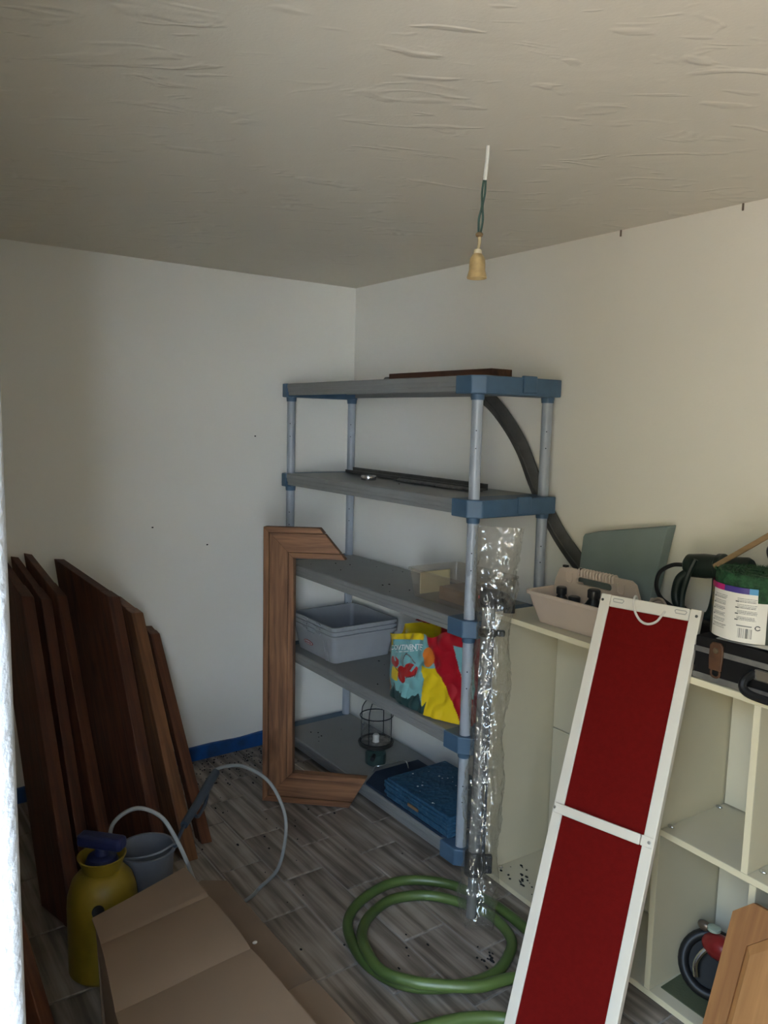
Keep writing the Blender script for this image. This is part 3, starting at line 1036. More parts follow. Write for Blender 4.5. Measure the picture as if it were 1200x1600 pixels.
# ------------------------------------------------------------------ bucket and sprayer
m_buck = mat('grey_bucket_plastic', (0.14, 0.15, 0.17), 0.45, var=0.2, vscale=12)
BX, BY = 1.098, -1.452
bk = thing('bucket', 'grey plastic bucket standing behind the yellow sprayer', 'bucket', (BX, BY, 0))
obj('pail', MB().lathe([(0, 0.001), (0.070, 0.001), (0.083, 0.265), (0.089, 0.268), (0.089, 0.276), (0.081, 0.276), (0.068, 0.006), (0, 0.006)], (BX, BY, 0), 40), m_buck, bk, smooth=True)
obj('bail_handle', MB().tube([(BX + 0.02, BY + 0.089, 0.258), (BX + 0.055, BY + 0.070, 0.292), (BX + 0.088, BY + 0.01, 0.298), (BX + 0.07, BY - 0.05, 0.290), (BX - 0.02, BY - 0.089, 0.258)], 0.0035, seg=6), m_buck, bk, smooth=True)
SX, SY = 1.190, -1.612
m_yel = mat('yellow_tank_plastic', (0.22, 0.15, 0.012), 0.45, var=0.25, vscale=10)
m_blu = mat('dark_blue_pump_plastic', (0.010, 0.014, 0.055), 0.45)
sp = thing('pressure_sprayer', 'yellow garden pressure sprayer with a dark blue pump top beside the cardboard box', 'sprayer', (SX, SY, 0))
obj('tank', MB().lathe([(0, 0.001), (0.088, 0.001), (0.096, 0.012), (0.098, 0.20), (0.096, 0.235), (0.084, 0.275), (0.064, 0.300), (0.052, 0.306), (0, 0.306)], (SX, SY, 0), 48), m_yel, sp, smooth=True)
obj('filler_collar', MB().lathe([(0.050, 0.300), (0.058, 0.325), (0.066, 0.345), (0.068, 0.349), (0.064, 0.350), (0.054, 0.326), (0.046, 0.306)], (SX, SY, 0), 40), m_yel, sp, smooth=True)
obj('pump_cap', MB().lathe([(0, 0.306), (0.044, 0.306), (0.046, 0.330), (0.040, 0.345), (0.020, 0.350), (0.018, 0.372), (0, 0.372)], (SX, SY, 0), 32), m_blu, sp, smooth=True)
hd = MB().box(-0.070, 0.070, -0.022, 0.022, 0.370, 0.408).xf(Matrix.Translation((SX, SY, 0)) @ Matrix.Rotation(0.75, 4, 'Z'))
obj('pump_handle', hd, m_blu, sp, bevel=0.011, seg=3)
vd = Vector((0.72, -0.30, 0.25)).normalized()
vc = Vector((SX, SY, 0.232)) + Vector((0.72, -0.30, 0)).normalized() * 0.092
obj('relief_valve', MB().lathe([(0, 0.012), (0.015, 0.012), (0.017, 0.009), (0.017, -0.004), (0, -0.004)], vc, 20, vd), m_dark, sp, smooth=True)
m_sh = mat('translucent_grey_hose', (0.23, 0.24, 0.235), 0.3, spec=0.6)
hpts = [(SX - 0.03, SY + 0.03, 0.310), (SX - 0.05, SY + 0.045, 0.40), (SX - 0.01, SY + 0.10, 0.455), (SX + 0.04, SY + 0.155, 0.44), (1.262, -1.425, 0.385), (1.276, -1.392, 0.30), (1.235, -1.345, 0.18), (1.195, -1.30, 0.08), (1.16, -1.20, 0.014), (1.13, -1.11, 0.008),
        (1.103, -1.065, 0.010), (1.128, -1.005, 0.08), (1.094, -0.960, 0.20), (1.034, -0.959, 0.28), (0.975, -0.985, 0.335), (0.890, -1.030, 0.355), (0.820, -1.065, 0.335), (0.776, -1.092, 0.310)]
obj('hose', MB().tube(hpts, 0.0062, seg=10, smooth=8), m_sh, sp, smooth=True)
m_ln = mat('blue_grey_lance_plastic', (0.040, 0.055, 0.075), 0.45)
lp = [(0.790, -1.090, 0.306), (0.862, -1.148, 0.306), (0.964, -1.228, 0.303), (1.076, -1.322, 0.300), (1.10, -1.345, 0.298)]
la = obj('spray_lance', MB().tube(lp[:4], lambda t: 0.017 - 0.006 * abs(t - 0.3), seg=12, smooth=5), m_ln, sp, smooth=True)
obj('trigger', MB().tube([(0.885, -1.160, 0.292), (0.925, -1.188, 0.268), (0.985, -1.235, 0.266), (1.01, -1.258, 0.285)], 0.006, seg=8), m_ln, la, smooth=True)
obj('lance_tube', MB().tube([(1.070, -1.318, 0.300), (1.115, -1.352, 0.290), (1.150, -1.382, 0.282)], 0.006, seg=8), m_ln, la, smooth=True)

# ------------------------------------------------------------------ cardboard boxes
m_card = mat('brown_cardboard', (0.215, 0.147, 0.095), 0.75, var=0.10, vscale=3, bump=0.06, bscale=90, spec=0.2)
m_card2 = mat('dull_brown_cardboard', (0.195, 0.133, 0.088), 0.78, var=0.14, vscale=4, bump=0.06, bscale=90, spec=0.2)
bx = thing('cardboard_box', 'large creased brown cardboard box at the front near the doorway', 'box', (1.85, -1.58, 0))
A0, B0 = Vector((1.398, -1.697, 0.30)), Vector((1.305, -1.407, 0.30))
A1, B1 = Vector((1.515, -1.707, 0.303)), Vector((1.476, -1.407, 0.305))
A2, B2 = Vector((1.760, -1.745, 0.302)), Vector((1.733, -1.405, 0.304))
A3, B3 = Vector((2.18, -1.795, 0.302)), Vector((2.16, -1.395, 0.302))
sheets = [(A0, B0, A1, B1, 0.0), (A1, B1, A2, B2, 0.006), (A2, B2, A3, B3, 0.004)]
for k, (a0, b0, a1, b1, bow) in enumerate(sheets):
    g = 0.004

    def pt(u, v):
        q = a0.lerp(b0, v).lerp(a1.lerp(b1, v), u)
        return q + Vector((0, 0, bow * math.sin(PI * u) - 0.004 * (math.exp(-u * 14) * (k > 0) + math.exp(-(1 - u) * 14) * (k < 2)) + 0.002 * noise.noise(q * 6)))
    b = MB().grid(pt, 16, 10)
    n0 = len(b.v)
    b.v += [q - Vector((0, 0, 0.005)) for q in b.v]
    b.f += [tuple(reversed([i + n0 for i in f])) for f in b.f]
    nu, nv = 16, 10
    per = [i for i in range(nu + 1)] + [j * (nu + 1) + nu for j in range(1, nv + 1)] + [nv * (nu + 1) + i for i in range(nu - 1, -1, -1)] + [j * (nu + 1) for j in range(nv - 1, 0, -1)]
    b.f += [(per[i], per[i] + n0, per[(i + 1) % len(per)] + n0, per[(i + 1) % len(per)]) for i in range(len(per))]
    obj('top_panel', b, m_card, bx, smooth=True, angle=40)
ins = 0.006


def wall_panel(nm, P, Q, zt, skew=0.02):
    P, Q = Vector(P), Vector(Q)
    d = (Q - P)
    d.z = 0
    nn = Vector((d.y, -d.x, 0)).normalized()
    vs = [Vector((P.x, P.y, 0.002)) - nn * skew, Vector((Q.x, Q.y, 0.002)) - nn * skew, Vector((Q.x, Q.y, zt)), Vector((P.x, P.y, zt))]
    b = MB()
    b.v = vs + [q - nn * 0.005 for q in vs]
    b.f = [(0, 1, 2, 3), (7, 6, 5, 4), (0, 4, 5, 1), (1, 5, 6, 2), (2, 6, 7, 3), (3, 7, 4, 0)]
    obj(nm, b, m_card2, bx, bevel=0.001, seg=1)


wall_panel('side_panel', (1.318, -1.412, 0), (1.404, -1.690, 0), 0.294)
wall_panel('side_panel', (1.404, -1.692, 0), (2.175, -1.787, 0), 0.294)
wall_panel('side_panel', (2.155, -1.402, 0), (1.318, -1.412, 0), 0.294)
wall_panel('side_panel', (2.175, -1.787, 0), (2.155, -1.402, 0), 0.294)
# lower box beside it
lb = thing('cardboard_carton', 'narrow lower cardboard carton pressed against the right side of the large box', 'carton', (1.65, -1.32, 0))
LZ = 0.20
e0 = [(1.245, -1.318), (1.278, -1.270), (1.815, -1.262), (2.16, -1.250), (2.16, -1.385), (1.262, -1.390)]
b = MB().prism([(1.242, -1.330), (1.285, -1.268), (1.798, -1.263), (1.800, -1.385), (1.262, -1.388)], (0, 0, LZ - 0.004), (1, 0, 0), (0, 1, 0), (0, 0, 0.005))
obj('top_panel', b, m_card2, lb, bevel=0.001, seg=1)
b = MB().prism([(1.802, -1.262), (2.16, -1.252), (2.16, -1.385), (1.804, -1.385)], (0, 0, LZ - 0.001), (1, 0, 0), (0, 1, 0), (0, 0, 0.005))
obj('top_panel', b, m_card, lb, bevel=0.001, seg=1)
b = MB().box(1.29, 2.15, -1.276, -1.270, 0.001, LZ - 0.004)
obj('side_panel', b, m_card2, lb)
b = MB().box(1.290, 1.296, -1.384, -1.277, 0.001, LZ - 0.004)
obj('side_panel', b, m_card2, lb)
b = MB().ball((1.595, -1.325, LZ + 0.003), 0.006, 8, 6, (1, 1.2, 0.5))
tag(obj('paper_scrap', b, mat('white_scrap', (0.7, 0.68, 0.62), 0.8), smooth=True, at=(1.595, -1.325, LZ + 0.001)), 'tiny white scrap lying on the narrow cardboard carton', 'scrap')

# ------------------------------------------------------------------ green garden hose
m_gh = mat('green_hose_pvc', (0.085, 0.135, 0.034), 0.38, var=0.25, vscale=7, spec=0.5)
gp = [(1.93, -0.475), (1.86, -0.470), (1.76, -0.464), (1.684, -0.460), (1.596, -0.466), (1.451, -0.514), (1.357, -0.615), (1.338, -0.72), (1.375, -0.847), (1.453, -0.932), (1.593, -0.975), (1.713, -0.960), (1.797, -0.897), (1.855, -0.784),
      (1.865, -0.682), (1.828, -0.592), (1.784, -0.541), (1.707, -0.515), (1.621, -0.519), (1.478, -0.599), (1.416, -0.715), (1.433, -0.815), (1.500, -0.905), (1.59, -0.962), (1.704, -0.982), (1.79, -0.935), (1.855, -0.866), (1.910, -0.787), (1.936, -0.692),
      (1.985, -0.60), (2.09, -0.50), (2.16, -0.545), (2.145, -0.66), (2.06, -0.745), (2.00, -0.80), (1.962, -0.855), (1.936, -0.912), (1.90, -1.031), (1.86, -1.12)]
R_ = 0.0165
gz = []
for i, (x, y) in enumerate(gp):
    z = R_ + 0.001
    if 22 <= i <= 29:
        z = R_ + 0.001 + 0.030 * min(1, (i - 21) / 2, (30 - i) / 2)
    gz.append((x, y, z))
gh = obj('garden_hose', MB().tube(gz, R_, seg=14, smooth=8), m_gh, smooth=True, at=(1.63, -0.70, 0.0))
tag(gh, 'green garden hose coiled on the floor in front of the white cabinet', 'hose')

# ------------------------------------------------------------------ telescopic pole in its plastic sleeve
P0, P1 = Vector((1.652, -0.592, 0.020)), Vector((1.549, -0.468, 1.130))
pd_ = (P1 - P0).normalized()
pole = thing('telescopic_pole', 'clear telescopic pole with black clamps leaning on the shelving corner', 'pole', P0)
m_tube = mat('pale_grey_tube', (0.15, 0.15, 0.145), 0.25, spec=0.6, var=0.15, vscale=20)
at = lambda s: P0 + (P1 - P0) * s
sidev = Vector((0.60, 0.80, 0)).normalized()
sidev = (sidev - pd_ * sidev.dot(pd_)).normalized()
front = sidev.cross(pd_).normalized()
if front.y > 0:
    front = -front
obj('lower_tube', MB().cyl(at(0.015), at(0.17), 0.0165, seg=24), m_tube, pole, smooth=True)
obj('main_tube', MB().cyl(at(0.17), at(0.90), 0.0215, seg=28), m_tube, pole, smooth=True)
obj('upper_tube', MB().cyl(at(0.80), at(0.93), 0.019, seg=24), m_tube, pole, smooth=True)
b = MB()
for k in range(62):
    c = at(0.21 + 0.60 * k / 62) + front * 0.0212 + sidev * 0.0075
    w, h = (0.0045, 0.0032) if k % 2 else (0.0035, 0.0045)
    b.add([c - sidev * w - pd_ * h, c + sidev * w - pd_ * h, c + sidev * w + pd_ * h, c - sidev * w + pd_ * h], [(0, 1, 2, 3)])
obj('scale_marks', b, mat('dark_scale_print', (0.10, 0.10, 0.10), 0.5), pole)['kind'] = 'stuff'
for s, r, h in ((0.135, 0.031, 0.075), (0.815, 0.030, 0.026)):
    cl = obj('clamp', MB().lathe([(0, 0), (r * 0.9, 0), (r, 0.006), (r, h - 0.006), (r * 0.9, h), (0, h)], at(s), 24, pd_), m_dark, pole, smooth=True)
    c = at(s) + pd_ * h * 0.5 + sidev * (r + 0.012)
    obj('clamp_lever', MB().box(-0.014, 0.014, -0.012, 0.012, -h * 0.38, h * 0.38).xf(axes(c, sidev, front, pd_)), m_dark, cl, bevel=0.004)
c0 = at(0.90)
hk = obj('top_grip', MB().lathe([(0, 0), (0.028, 0), (0.033, 0.010), (0.033, 0.052), (0.026, 0.060), (0, 0.060)], c0, 24, pd_), m_dark, pole, smooth=True)
obj('grip_arm', MB().tube([c0 + pd_ * 0.03, c0 + pd_ * 0.035 + sidev * 0.035, c0 + pd_ * 0.02 + sidev * 0.062, c0 - pd_ * 0.015 + sidev * 0.066], 0.019, seg=10, smooth=4), m_dark, hk, smooth=True)
obj('red_button', MB().cyl(c0 + pd_ * 0.03 - sidev * 0.028, c0 + pd_ * 0.03 - sidev * 0.036, 0.006, seg=10), mat('red_plastic', (0.35, 0.02, 0.02), 0.4), hk, smooth=True)

m_film = clear_film('clear_sleeve_film', (0.97, 0.965, 0.95), haze=0.045, gloss=0.10, rough=0.03, haze_col=(0.55, 0.53, 0.48), edge=0.10)


def sleeve(u, v):
    a = 2 * PI * u
    s = -0.028 + 1.16 * v
    base = at(s)
    flat = max(0, (0.10 - v) / 0.10)
    topf = max(0, (v - 0.88) / 0.12)
    rw = 0.053 - 0.010 * flat + 0.018 * topf + 0.006 * math.sin(v * 23) + 0.010 * math.exp(-((v - 0.83) / 0.05) ** 2)
    rd = 0.040 * (1 - 0.88 * flat) * (1 - 0.80 * topf) + 0.003
    k = Vector((math.cos(a) * 1.3, math.sin(a) * 1.3, v * 17))
    w = 0.94 + 0.12 * noise.noise(k * 0.6) + 0.13 * (1 - 2 * abs(noise.noise(k * 1.1))) + 0.10 * (1 - 2 * abs(noise.noise(k * 2.3 + Vector((5, 1, 2))))) + 0.05 * (1 - 2 * abs(noise.noise(k * 4.7 + Vector((1, 7, 2)))))
    p = base + sidev * (math.cos(a) * rw * w + 0.018) + front * (math.sin(a) * rd * w)
    if v < 0.06:
        p += sidev * (0.012 * (0.06 - v) / 0.06)
    p.z = max(p.z, 0.004)
    return p


sl = MB().grid(sleeve, 96, 420)
sv = obj('plastic_sleeve', sl, m_film, smooth=True, angle=180, at=tuple(P0))
tag(sv, 'crinkled clear plastic sleeve wrapped around the telescopic pole', 'sleeve')

# ------------------------------------------------------------------ white cabinet
m_mel = mat('cream_melamine', (0.58, 0.525, 0.385), 0.42, var=0.04, vscale=6)
m_edge = mat('cream_edge_banding', (0.70, 0.62, 0.43), 0.45)
m_melb = mat('white_back_board', (0.62, 0.575, 0.455), 0.5)
cbn = thing('cube_cabinet', 'long cream open-fronted cabinet with cubby holes standing along the right wall', 'cabinet', (1.452, -0.348, 0), rot=(0, 0, math.radians(-2.2)))
CL, CD, CZ = 1.35, 0.30, 0.962
T_ = 0.018


def panel(nm, x0, x1, y0, y1, z0, z1, m=None, edge=None):
    o = obj(nm, MB().box(x0, x1, y0, y1, z0, z1), m or m_mel, cbn, local=True, bevel=0.0012, seg=1)
    if edge:
        obj('edge_strip', MB().box(x0 + (0.0005 if edge == 'v' else 0), x1 - (0.0005 if edge == 'v' else 0), y0 - 0.0012, y0 - 0.0001, z0 + 0.0005, z1 - 0.0005), m_edge, o, local=True)
    return o


panel('side_panel', 0.0, T_, 0, CD, 0.024, CZ - T_ - 0.001, edge='v')
panel('side_panel', CL - T_, CL, 0, CD, 0.024, CZ - T_ - 0.001, edge='v')
panel('top_board', -0.004, CL + 0.004, -0.004, CD, CZ - T_, CZ, edge='h')
panel('bottom_board', 0.0, CL, 0, CD, 0.005, 0.0235, edge='h')
D1 = 0.697
panel('divider', D1, D1 + T_, 0, CD, 0.024, CZ - T_ - 0.001, edge='v')
panel('shelf', D1 + T_ + 0.0005, CL - T_ - 0.0005, 0, CD, 0.490, 0.508, edge='h')
panel('divider', D1 + 0.258, D1 + 0.258 + T_, 0, CD, 0.5085, CZ - T_ - 0.001, edge='v')
panel('divider', D1 + 0.283, D1 + 0.283 + T_, 0, CD, 0.024, 0.4895, edge='v')
for x0, x1 in ((T_ + 0.003, D1 - 0.003), (D1 + T_ + 0.004, CL - T_ - 0.003)):
    panel('back_panel', x0, x1, CD - 0.012, CD - 0.006, 0.026, 0.4985, m_melb)
    panel('back_panel', x0, x1, CD - 0.012, CD - 0.006, 0.5015 if x0 < 0.5 else 0.5115, CZ - T_ - 0.002, m_melb)
m_pin = mat('nickel_pin', (0.6, 0.6, 0.58), 0.25, 0.9)
for x, y, z in ((D1 + T_ + 0.012, 0.03, 0.513), (D1 + T_ + 0.012, 0.25, 0.513), (D1 + 0.293, 0.04, 0.514), (0.03, 0.05, 0.028)):
    obj('shelf_pin', MB().ball((x, y, z), 0.008, 10, 8, (1.3, 1, 0.6)), m_pin, cbn, local=True, smooth=True)

# ------------------------------------------------------------------ in the cubby hole
ZC = 0.0238
gm = obj('green_mat', MB().prism([(2.178, -0.338), (2.395, -0.345), (2.395, -0.145), (2.178, -0.140)], (0, 0, ZC + 0.0004), (1, 0, 0), (0, 1, 0), (0, 0, 0.003)), mat('dull_green_felt', (0.075, 0.085, 0.045), 0.9, bump=0.3, bscale=200), at=(2.28, -0.24, ZC))
tag(gm, 'dull green mat lining the lower cubby hole', 'mat')
RC = Vector((2.266, -0.232, ZC + 0.083))
ra = Vector((0.35, -0.75, 0.56)).normalized()
rl = thing('cable_reel', 'round black reel with a red hub and chrome handle in the lower cubby hole', 'reel', RC)
ru = ra.orthogonal().normalized()
rv = ra.cross(ru)
cir = [RC + ru * (0.078 * math.cos(2 * PI * i / 32)) + rv * (0.078 * math.sin(2 * PI * i / 32)) for i in range(32)]
obj('rubber_rim', MB().tube(cir, 0.015, seg=12, smooth=1, closed=True), m_dark, rl, smooth=True)
obj('back_disc', MB().lathe([(0, -0.012), (0.070, -0.012), (0.070, -0.004), (0, -0.004)], RC, 32, ra), mat('dark_disc', (0.012, 0.012, 0.012), 0.6, spec=0.2), rl, smooth=True)
obj('red_hub', MB().ball(RC + Vector((0.012, 0.012, 0.052)) + ra * 0.012, 0.046, 20, 14, (1.15, 0.75, 0.75)), mat('worn_red_enamel', (0.26, 0.02, 0.018), 0.35, var=0.4, vscale=30), rl, smooth=True, label='red rounded hub')
obj('chrome_bar', MB().tube([RC + ra * 0.022 + ru * -0.05 + rv * -0.02, RC + ra * 0.032 + ru * -0.01 + rv * -0.035, RC + ra * 0.032 + ru * 0.035 + rv * -0.02, RC + ra * 0.022 + ru * 0.055 + rv * 0.01], 0.0085, seg=10), mat('chrome', (0.7, 0.68, 0.62), 0.18, 1.0), rl, smooth=True)
obj('clasp', MB().ball(RC + Vector((-0.045, 0.02, 0.085)), 0.016, 12, 8, (1.3, 0.8, 0.9)), mat('dark_brass', (0.16, 0.12, 0.09), 0.35, 0.6), rl, smooth=True)
cap = obj('cap_button', MB().lathe([(0, 0), (0.018, 0), (0.018, 0.008), (0.014, 0.010), (0, 0.010)], RC + Vector((-0.010, 0.012, 0.094)), 18), mat('pale_green_button', (0.33, 0.38, 0.30), 0.4), rl, smooth=True)
gb = thing('green_and_blue_tin', 'green and blue tin standing behind the black reel in the lower cubby hole', 'tin', (2.32, -0.135, ZC))
gbm = Matrix.Translation((2.335, -0.138, ZC)) @ Matrix.Rotation(-0.25, 4, 'Z')
obj('tin_body', MB().box(-0.055, 0.055, -0.025, 0.025, 0.001, 0.115).xf(gbm), mat('dark_green_tin', (0.03, 0.085, 0.05), 0.4), gb, bevel=0.004)
obj('blue_label', MB().box(-0.012, 0.0555, -0.0262, -0.0252, 0.02, 0.112).xf(gbm), mat('blue_label_print', (0.025, 0.09, 0.16), 0.4), gb)
obj('knob', MB().ball((2.335, -0.150, ZC + 0.134), 0.016, 14, 10, (0.9, 0.9, 1.25)), m_dark, gb, smooth=True)

# ------------------------------------------------------------------ on the cabinet top
ZK = 0.9625
m_cad = mat('beige_caddy_plastic', (0.52, 0.42, 0.345), 0.45, var=0.06, vscale=10)
cy = thing('tool_caddy', 'beige plastic carry caddy with a ribbed handle on the cabinet top', 'caddy', (1.75, -0.21, ZK))
obj('tray', open_box(1.615, 1.915, -0.315, -0.105, ZK + 0.001, 1.068, 0.004, 0.028, 0.010), m_cad, cy, smooth=True)
hx0, hx1 = 1.592, 1.928
hpoly = [(1.63, 0.972), (1.90, 0.972), (1.936, 1.064), (1.936, 1.085), (1.918, 1.130), (1.900, 1.140), (1.632, 1.140), (1.616, 1.134), (1.598, 1.090), (1.595, 1.064)]
slot = [(1.70 + 0.012 * math.cos(a), 1.105 + 0.012 * math.sin(a)) for a in [PI / 2 + PI * k / 6 for k in range(7)]] + [(1.82 + 0.012 * math.cos(a), 1.105 + 0.012 * math.sin(a)) for a in [-PI / 2 + PI * k / 6 for k in range(7)]]


def plate_with_hole(outer, hole, y0, y1):
    """handle wall with a finger slot, made of ring quads between a resampled outline and the slot"""
    cx, cz = sum(p[0] for p in hole) / len(hole), sum(p[1] for p in hole) / len(hole)
    n = 72

    def hit(poly, a):
        d = (math.cos(a), math.sin(a))
        best = None
        for i in range(len(poly)):
            p, q = poly[i], poly[(i + 1) % len(poly)]
            ex, ez = q[0] - p[0], q[1] - p[1]
            det = d[0] * -ez + ex * d[1]
            if abs(det) < 1e-12:
                continue
            t = ((p[0] - cx) * -ez + ex * (p[1] - cz)) / det
            s = (d[0] * (p[1] - cz) - d[1] * (p[0] - cx)) / det
            if t > 1e-6 and -1e-9 <= s <= 1 + 1e-9 and (best is None or t > best):
                best = t
        return (cx + d[0] * best, cz + d[1] * best)
    angs = sorted(set([math.atan2(p[1] - cz, p[0] - cx) for p in outer] + [-PI + 2 * PI * k / n for k in range(n)]))
    O = [hit(outer, a) for a in angs]
    I = [hit(hole, a) for a in angs]
    m = len(angs)
    vs = [(p[0], y0, p[1]) for p in O] + [(p[0], y0, p[1]) for p in I] + [(p[0], y1, p[1]) for p in O] + [(p[0], y1, p[1]) for p in I]
    fs = []
    for i in range(m):
        j = (i + 1) % m
        fs += [(i, j, m + j, m + i), (2 * m + j, 2 * m + i, 3 * m + i, 3 * m + j), (j, i, 2 * m + i, 2 * m + j), (m + i, m + j, 3 * m + j, 3 * m + i)]
    return MB().add(vs, fs)


hw = obj('handle_wall', plate_with_hole(hpoly, slot, -0.218, -0.206), m_cad, cy, bevel=0.0015, seg=1)
for k in range(12):
    x = 1.70 + 0.0125 * k
    ring = []
    obj('grip_ridge', MB().tube([(x, -0.2225, 1.122), (x, -0.2225, 1.139), (x, -0.212, 1.1435), (x, -0.2015, 1.139), (x, -0.2015, 1.122)], 0.0042, seg=6, smooth=3), m_cad, hw, smooth=True)
for x in (1.660, 1.868):
    obj('moulded_bracket', MB().tube([(x - 0.012, -0.2195, 1.125), (x - 0.012, -0.2195, 1.10), (x, -0.2195, 1.092), (x + 0.012, -0.2195, 1.10), (x + 0.012, -0.2195, 1.125)], 0.003, seg=6, smooth=4), m_cad, hw, smooth=True)
for x in (1.637, 1.700):
    obj('black_peg', MB().box(x - 0.009, x + 0.009, -0.219, -0.205, 1.1385, 1.1465), m_dark, hw, bevel=0.002)
for i, (x, y, h, r, la_) in enumerate(((1.668, -0.262, 0.116, 0.024, 'small black bottle at the left end inside the beige caddy'), (1.728, -0.268, 0.096, 0.027, 'low black pot in the middle of the beige caddy'), (1.80, -0.262, 0.132, 0.028, 'taller black bottle at the right inside the beige caddy'))):
    bt = thing('black_bottle', la_, 'bottle', (x, y, ZK + 0.0056), group='black bottles in the beige caddy')
    obj('bottle_body', MB().lathe([(0, 0), (r, 0), (r, h * 0.62), (r * 0.55, h * 0.76), (r * 0.55, h * 0.80), (0, h * 0.80)], (x, y, ZK + 0.0056), 20), m_dark, bt, smooth=True)
    obj('bottle_cap', MB().lathe([(0, h * 0.80), (r * 0.72, h * 0.80), (r * 0.72, h * 0.97), (r * 0.6, h), (0, h)], (x, y, ZK + 0.0056), 16), mat('black_cap', (0.02, 0.02, 0.022), 0.3), bt, smooth=True)

# teal foam slab leaning on the wall
m_teal = mat('teal_foam', (0.195, 0.245, 0.245), 0.85, bump=0.25, bscale=140, var=0.08, vscale=8)
tp_ = [Vector((1.585, -0.100, ZK + 0.0005)), Vector((1.868, -0.100, ZK + 0.0005)), Vector((1.900, -0.0475, 1.298)), Vector((1.66, -0.054, 1.2515)), Vector((1.61, -0.0545, 1.242)), Vector((1.597, -0.056, 1.233)), Vector((1.578, -0.056, 1.233)), Vector((1.572, -0.057, 1.222))]
b = MB()
nn = len(tp_)
th = Vector((0.004, 0.042, 0.004))
b.v = [q.copy() for q in tp_] + [q + th for q in tp_]
b.f = [tuple(range(nn)), tuple(range(2 * nn - 1, nn - 1, -1))] + [(i, i + nn, (i + 1) % nn + nn, (i + 1) % nn) for i in range(nn)]
tf = obj('foam_slab', b, m_teal, bevel=0.002, seg=1, at=(1.73, -0.075, ZK))
tag(tf, 'pale teal foam slab with a nicked corner leaning on the right wall behind the caddy', 'slab')

# black and aluminium tool case
kc = thing('tool_case', 'black tool case with aluminium edges and a brown leather latch on the cabinet top', 'case', (2.43, -0.24, ZK))
K0, K1, KY0, KY1, KZ0, KZ1 = 2.232, 2.640, -0.376, -0.100, ZK + 0.001, 1.076
m_kb = mat('black_case_panel', (0.010, 0.009, 0.009), 0.6, var=0.3, vscale=30, spec=0.2)
m_al = mat('brushed_aluminium', (0.46, 0.45, 0.43), 0.35, 0.85, var=0.2, vscale=40)
obj('lower_shell', MB().box(K0, K1, KY0, KY1, KZ0, 1.040), m_kb, kc, bevel=0.003)
obj('lid', MB().box(K0, K1, KY0, KY1, 1.0405, KZ1), m_kb, kc, bevel=0.003)
for z0, z1 in ((KZ0, KZ0 + 0.016), (1.034, 1.0485)):
    obj('aluminium_edge', MB().box(K0 - 0.002, K1 + 0.002, KY0 - 0.003, KY0 - 0.0002, z0, z1), m_al, kc, bevel=0.001, seg=1)
m_lea = mat('worn_brown_leather', (0.10, 0.045, 0.022), 0.5, var=0.5, vscale=25)
lt = obj('latch_strap', MB().prism([(-0.017, -0.032), (0.017, -0.032), (0.019, 0.0), (0.018, 0.032), (0.010, 0.041), (-0.010, 0.041), (-0.018, 0.032), (-0.019, 0.0)], (2.296, KY0 - 0.0035, 1.030), (1, 0, 0), (0, 0, 1), (0, -0.007, 0)), m_lea, kc, bevel=0.002, label='worn brown leather latch strap')
obj('latch_stud', MB().lathe([(0, 0), (0.008, 0), (0.007, 0.003), (0, 0.004)], (2.296, KY0 - 0.0105, 1.050), 14, (0, -1, 0)), mat('old_brass', (0.30, 0.22, 0.14), 0.35, 0.8), lt, smooth=True)
obj('latch_tongue', MB().tube([(2.285, KY0 - 0.006, 1.0), (2.285, KY0 - 0.006, 0.985), (2.296, KY0 - 0.006, 0.979), (2.307, KY0 - 0.006, 0.985), (2.307, KY0 - 0.006, 1.0)], 0.003, seg=6, smooth=3), m_lea, lt, smooth=True)
hn = obj('carry_handle', MB().tube([(2.395, KY0 - 0.006, 1.018), (2.388, KY0 - 0.030, 1.004), (2.392, KY0 - 0.040, 0.985), (2.42, KY0 - 0.043, 0.975), (2.50, KY0 - 0.043, 0.975), (2.53, KY0 - 0.040, 0.985), (2.53, KY0 - 0.006, 1.018)], 0.0105, seg=10, smooth=5), m_dark, kc, smooth=True)
obj('handle_mount', MB().box(2.400, 2.470, KY0 - 0.014, KY0 - 0.003, 1.004, 1.032), mat('bright_chrome', (0.75, 0.73, 0.68), 0.2, 1.0), kc, bevel=0.004)

# papers on the case, then the green roll with its printed wrapper
b = MB().grid(lambda u, v: Vector((2.285 + 0.30 * u, -0.372 + 0.20 * v, KZ1 + 0.0012 + 0.004 * math.sin(u * 3) ** 2)), 14, 8)
nq = len(b.v)
b.v += [q + Vector((0, 0, 0.0015)) for q in b.v]
b.f += [tuple(i + nq for i in f) for f in b.f]
pp = obj('paper_sheet', b, mat('white_paper', (0.66, 0.64, 0.58), 0.7), at=(2.43, -0.27, KZ1))
tag(pp, 'white paper sheet lying between the tool case and the green roll', 'paper')
GX, GY, GZ, GR, GH = 2.325, -0.275, KZ1 + 0.0065, 0.098, 0.165
rg = thing('green_roll', 'roll of green artificial turf in a printed paper wrapper on the tool case', 'roll', (GX, GY, GZ))
m_turf = mat('green_turf', (0.020, 0.085, 0.030), 0.75, var=0.6, vscale=60, bump=0.8, bscale=110, bdist=0.01)


def roll_pt(u, v):
    a = 2 * PI * u
    r = GR - 0.002 + 0.0025 * noise.noise(Vector((math.cos(a) * 6, math.sin(a) * 6, v * 8)))
    return Vector((GX + r * math.cos(a), GY + r * math.sin(a), GZ + 0.0005 + GH * v))


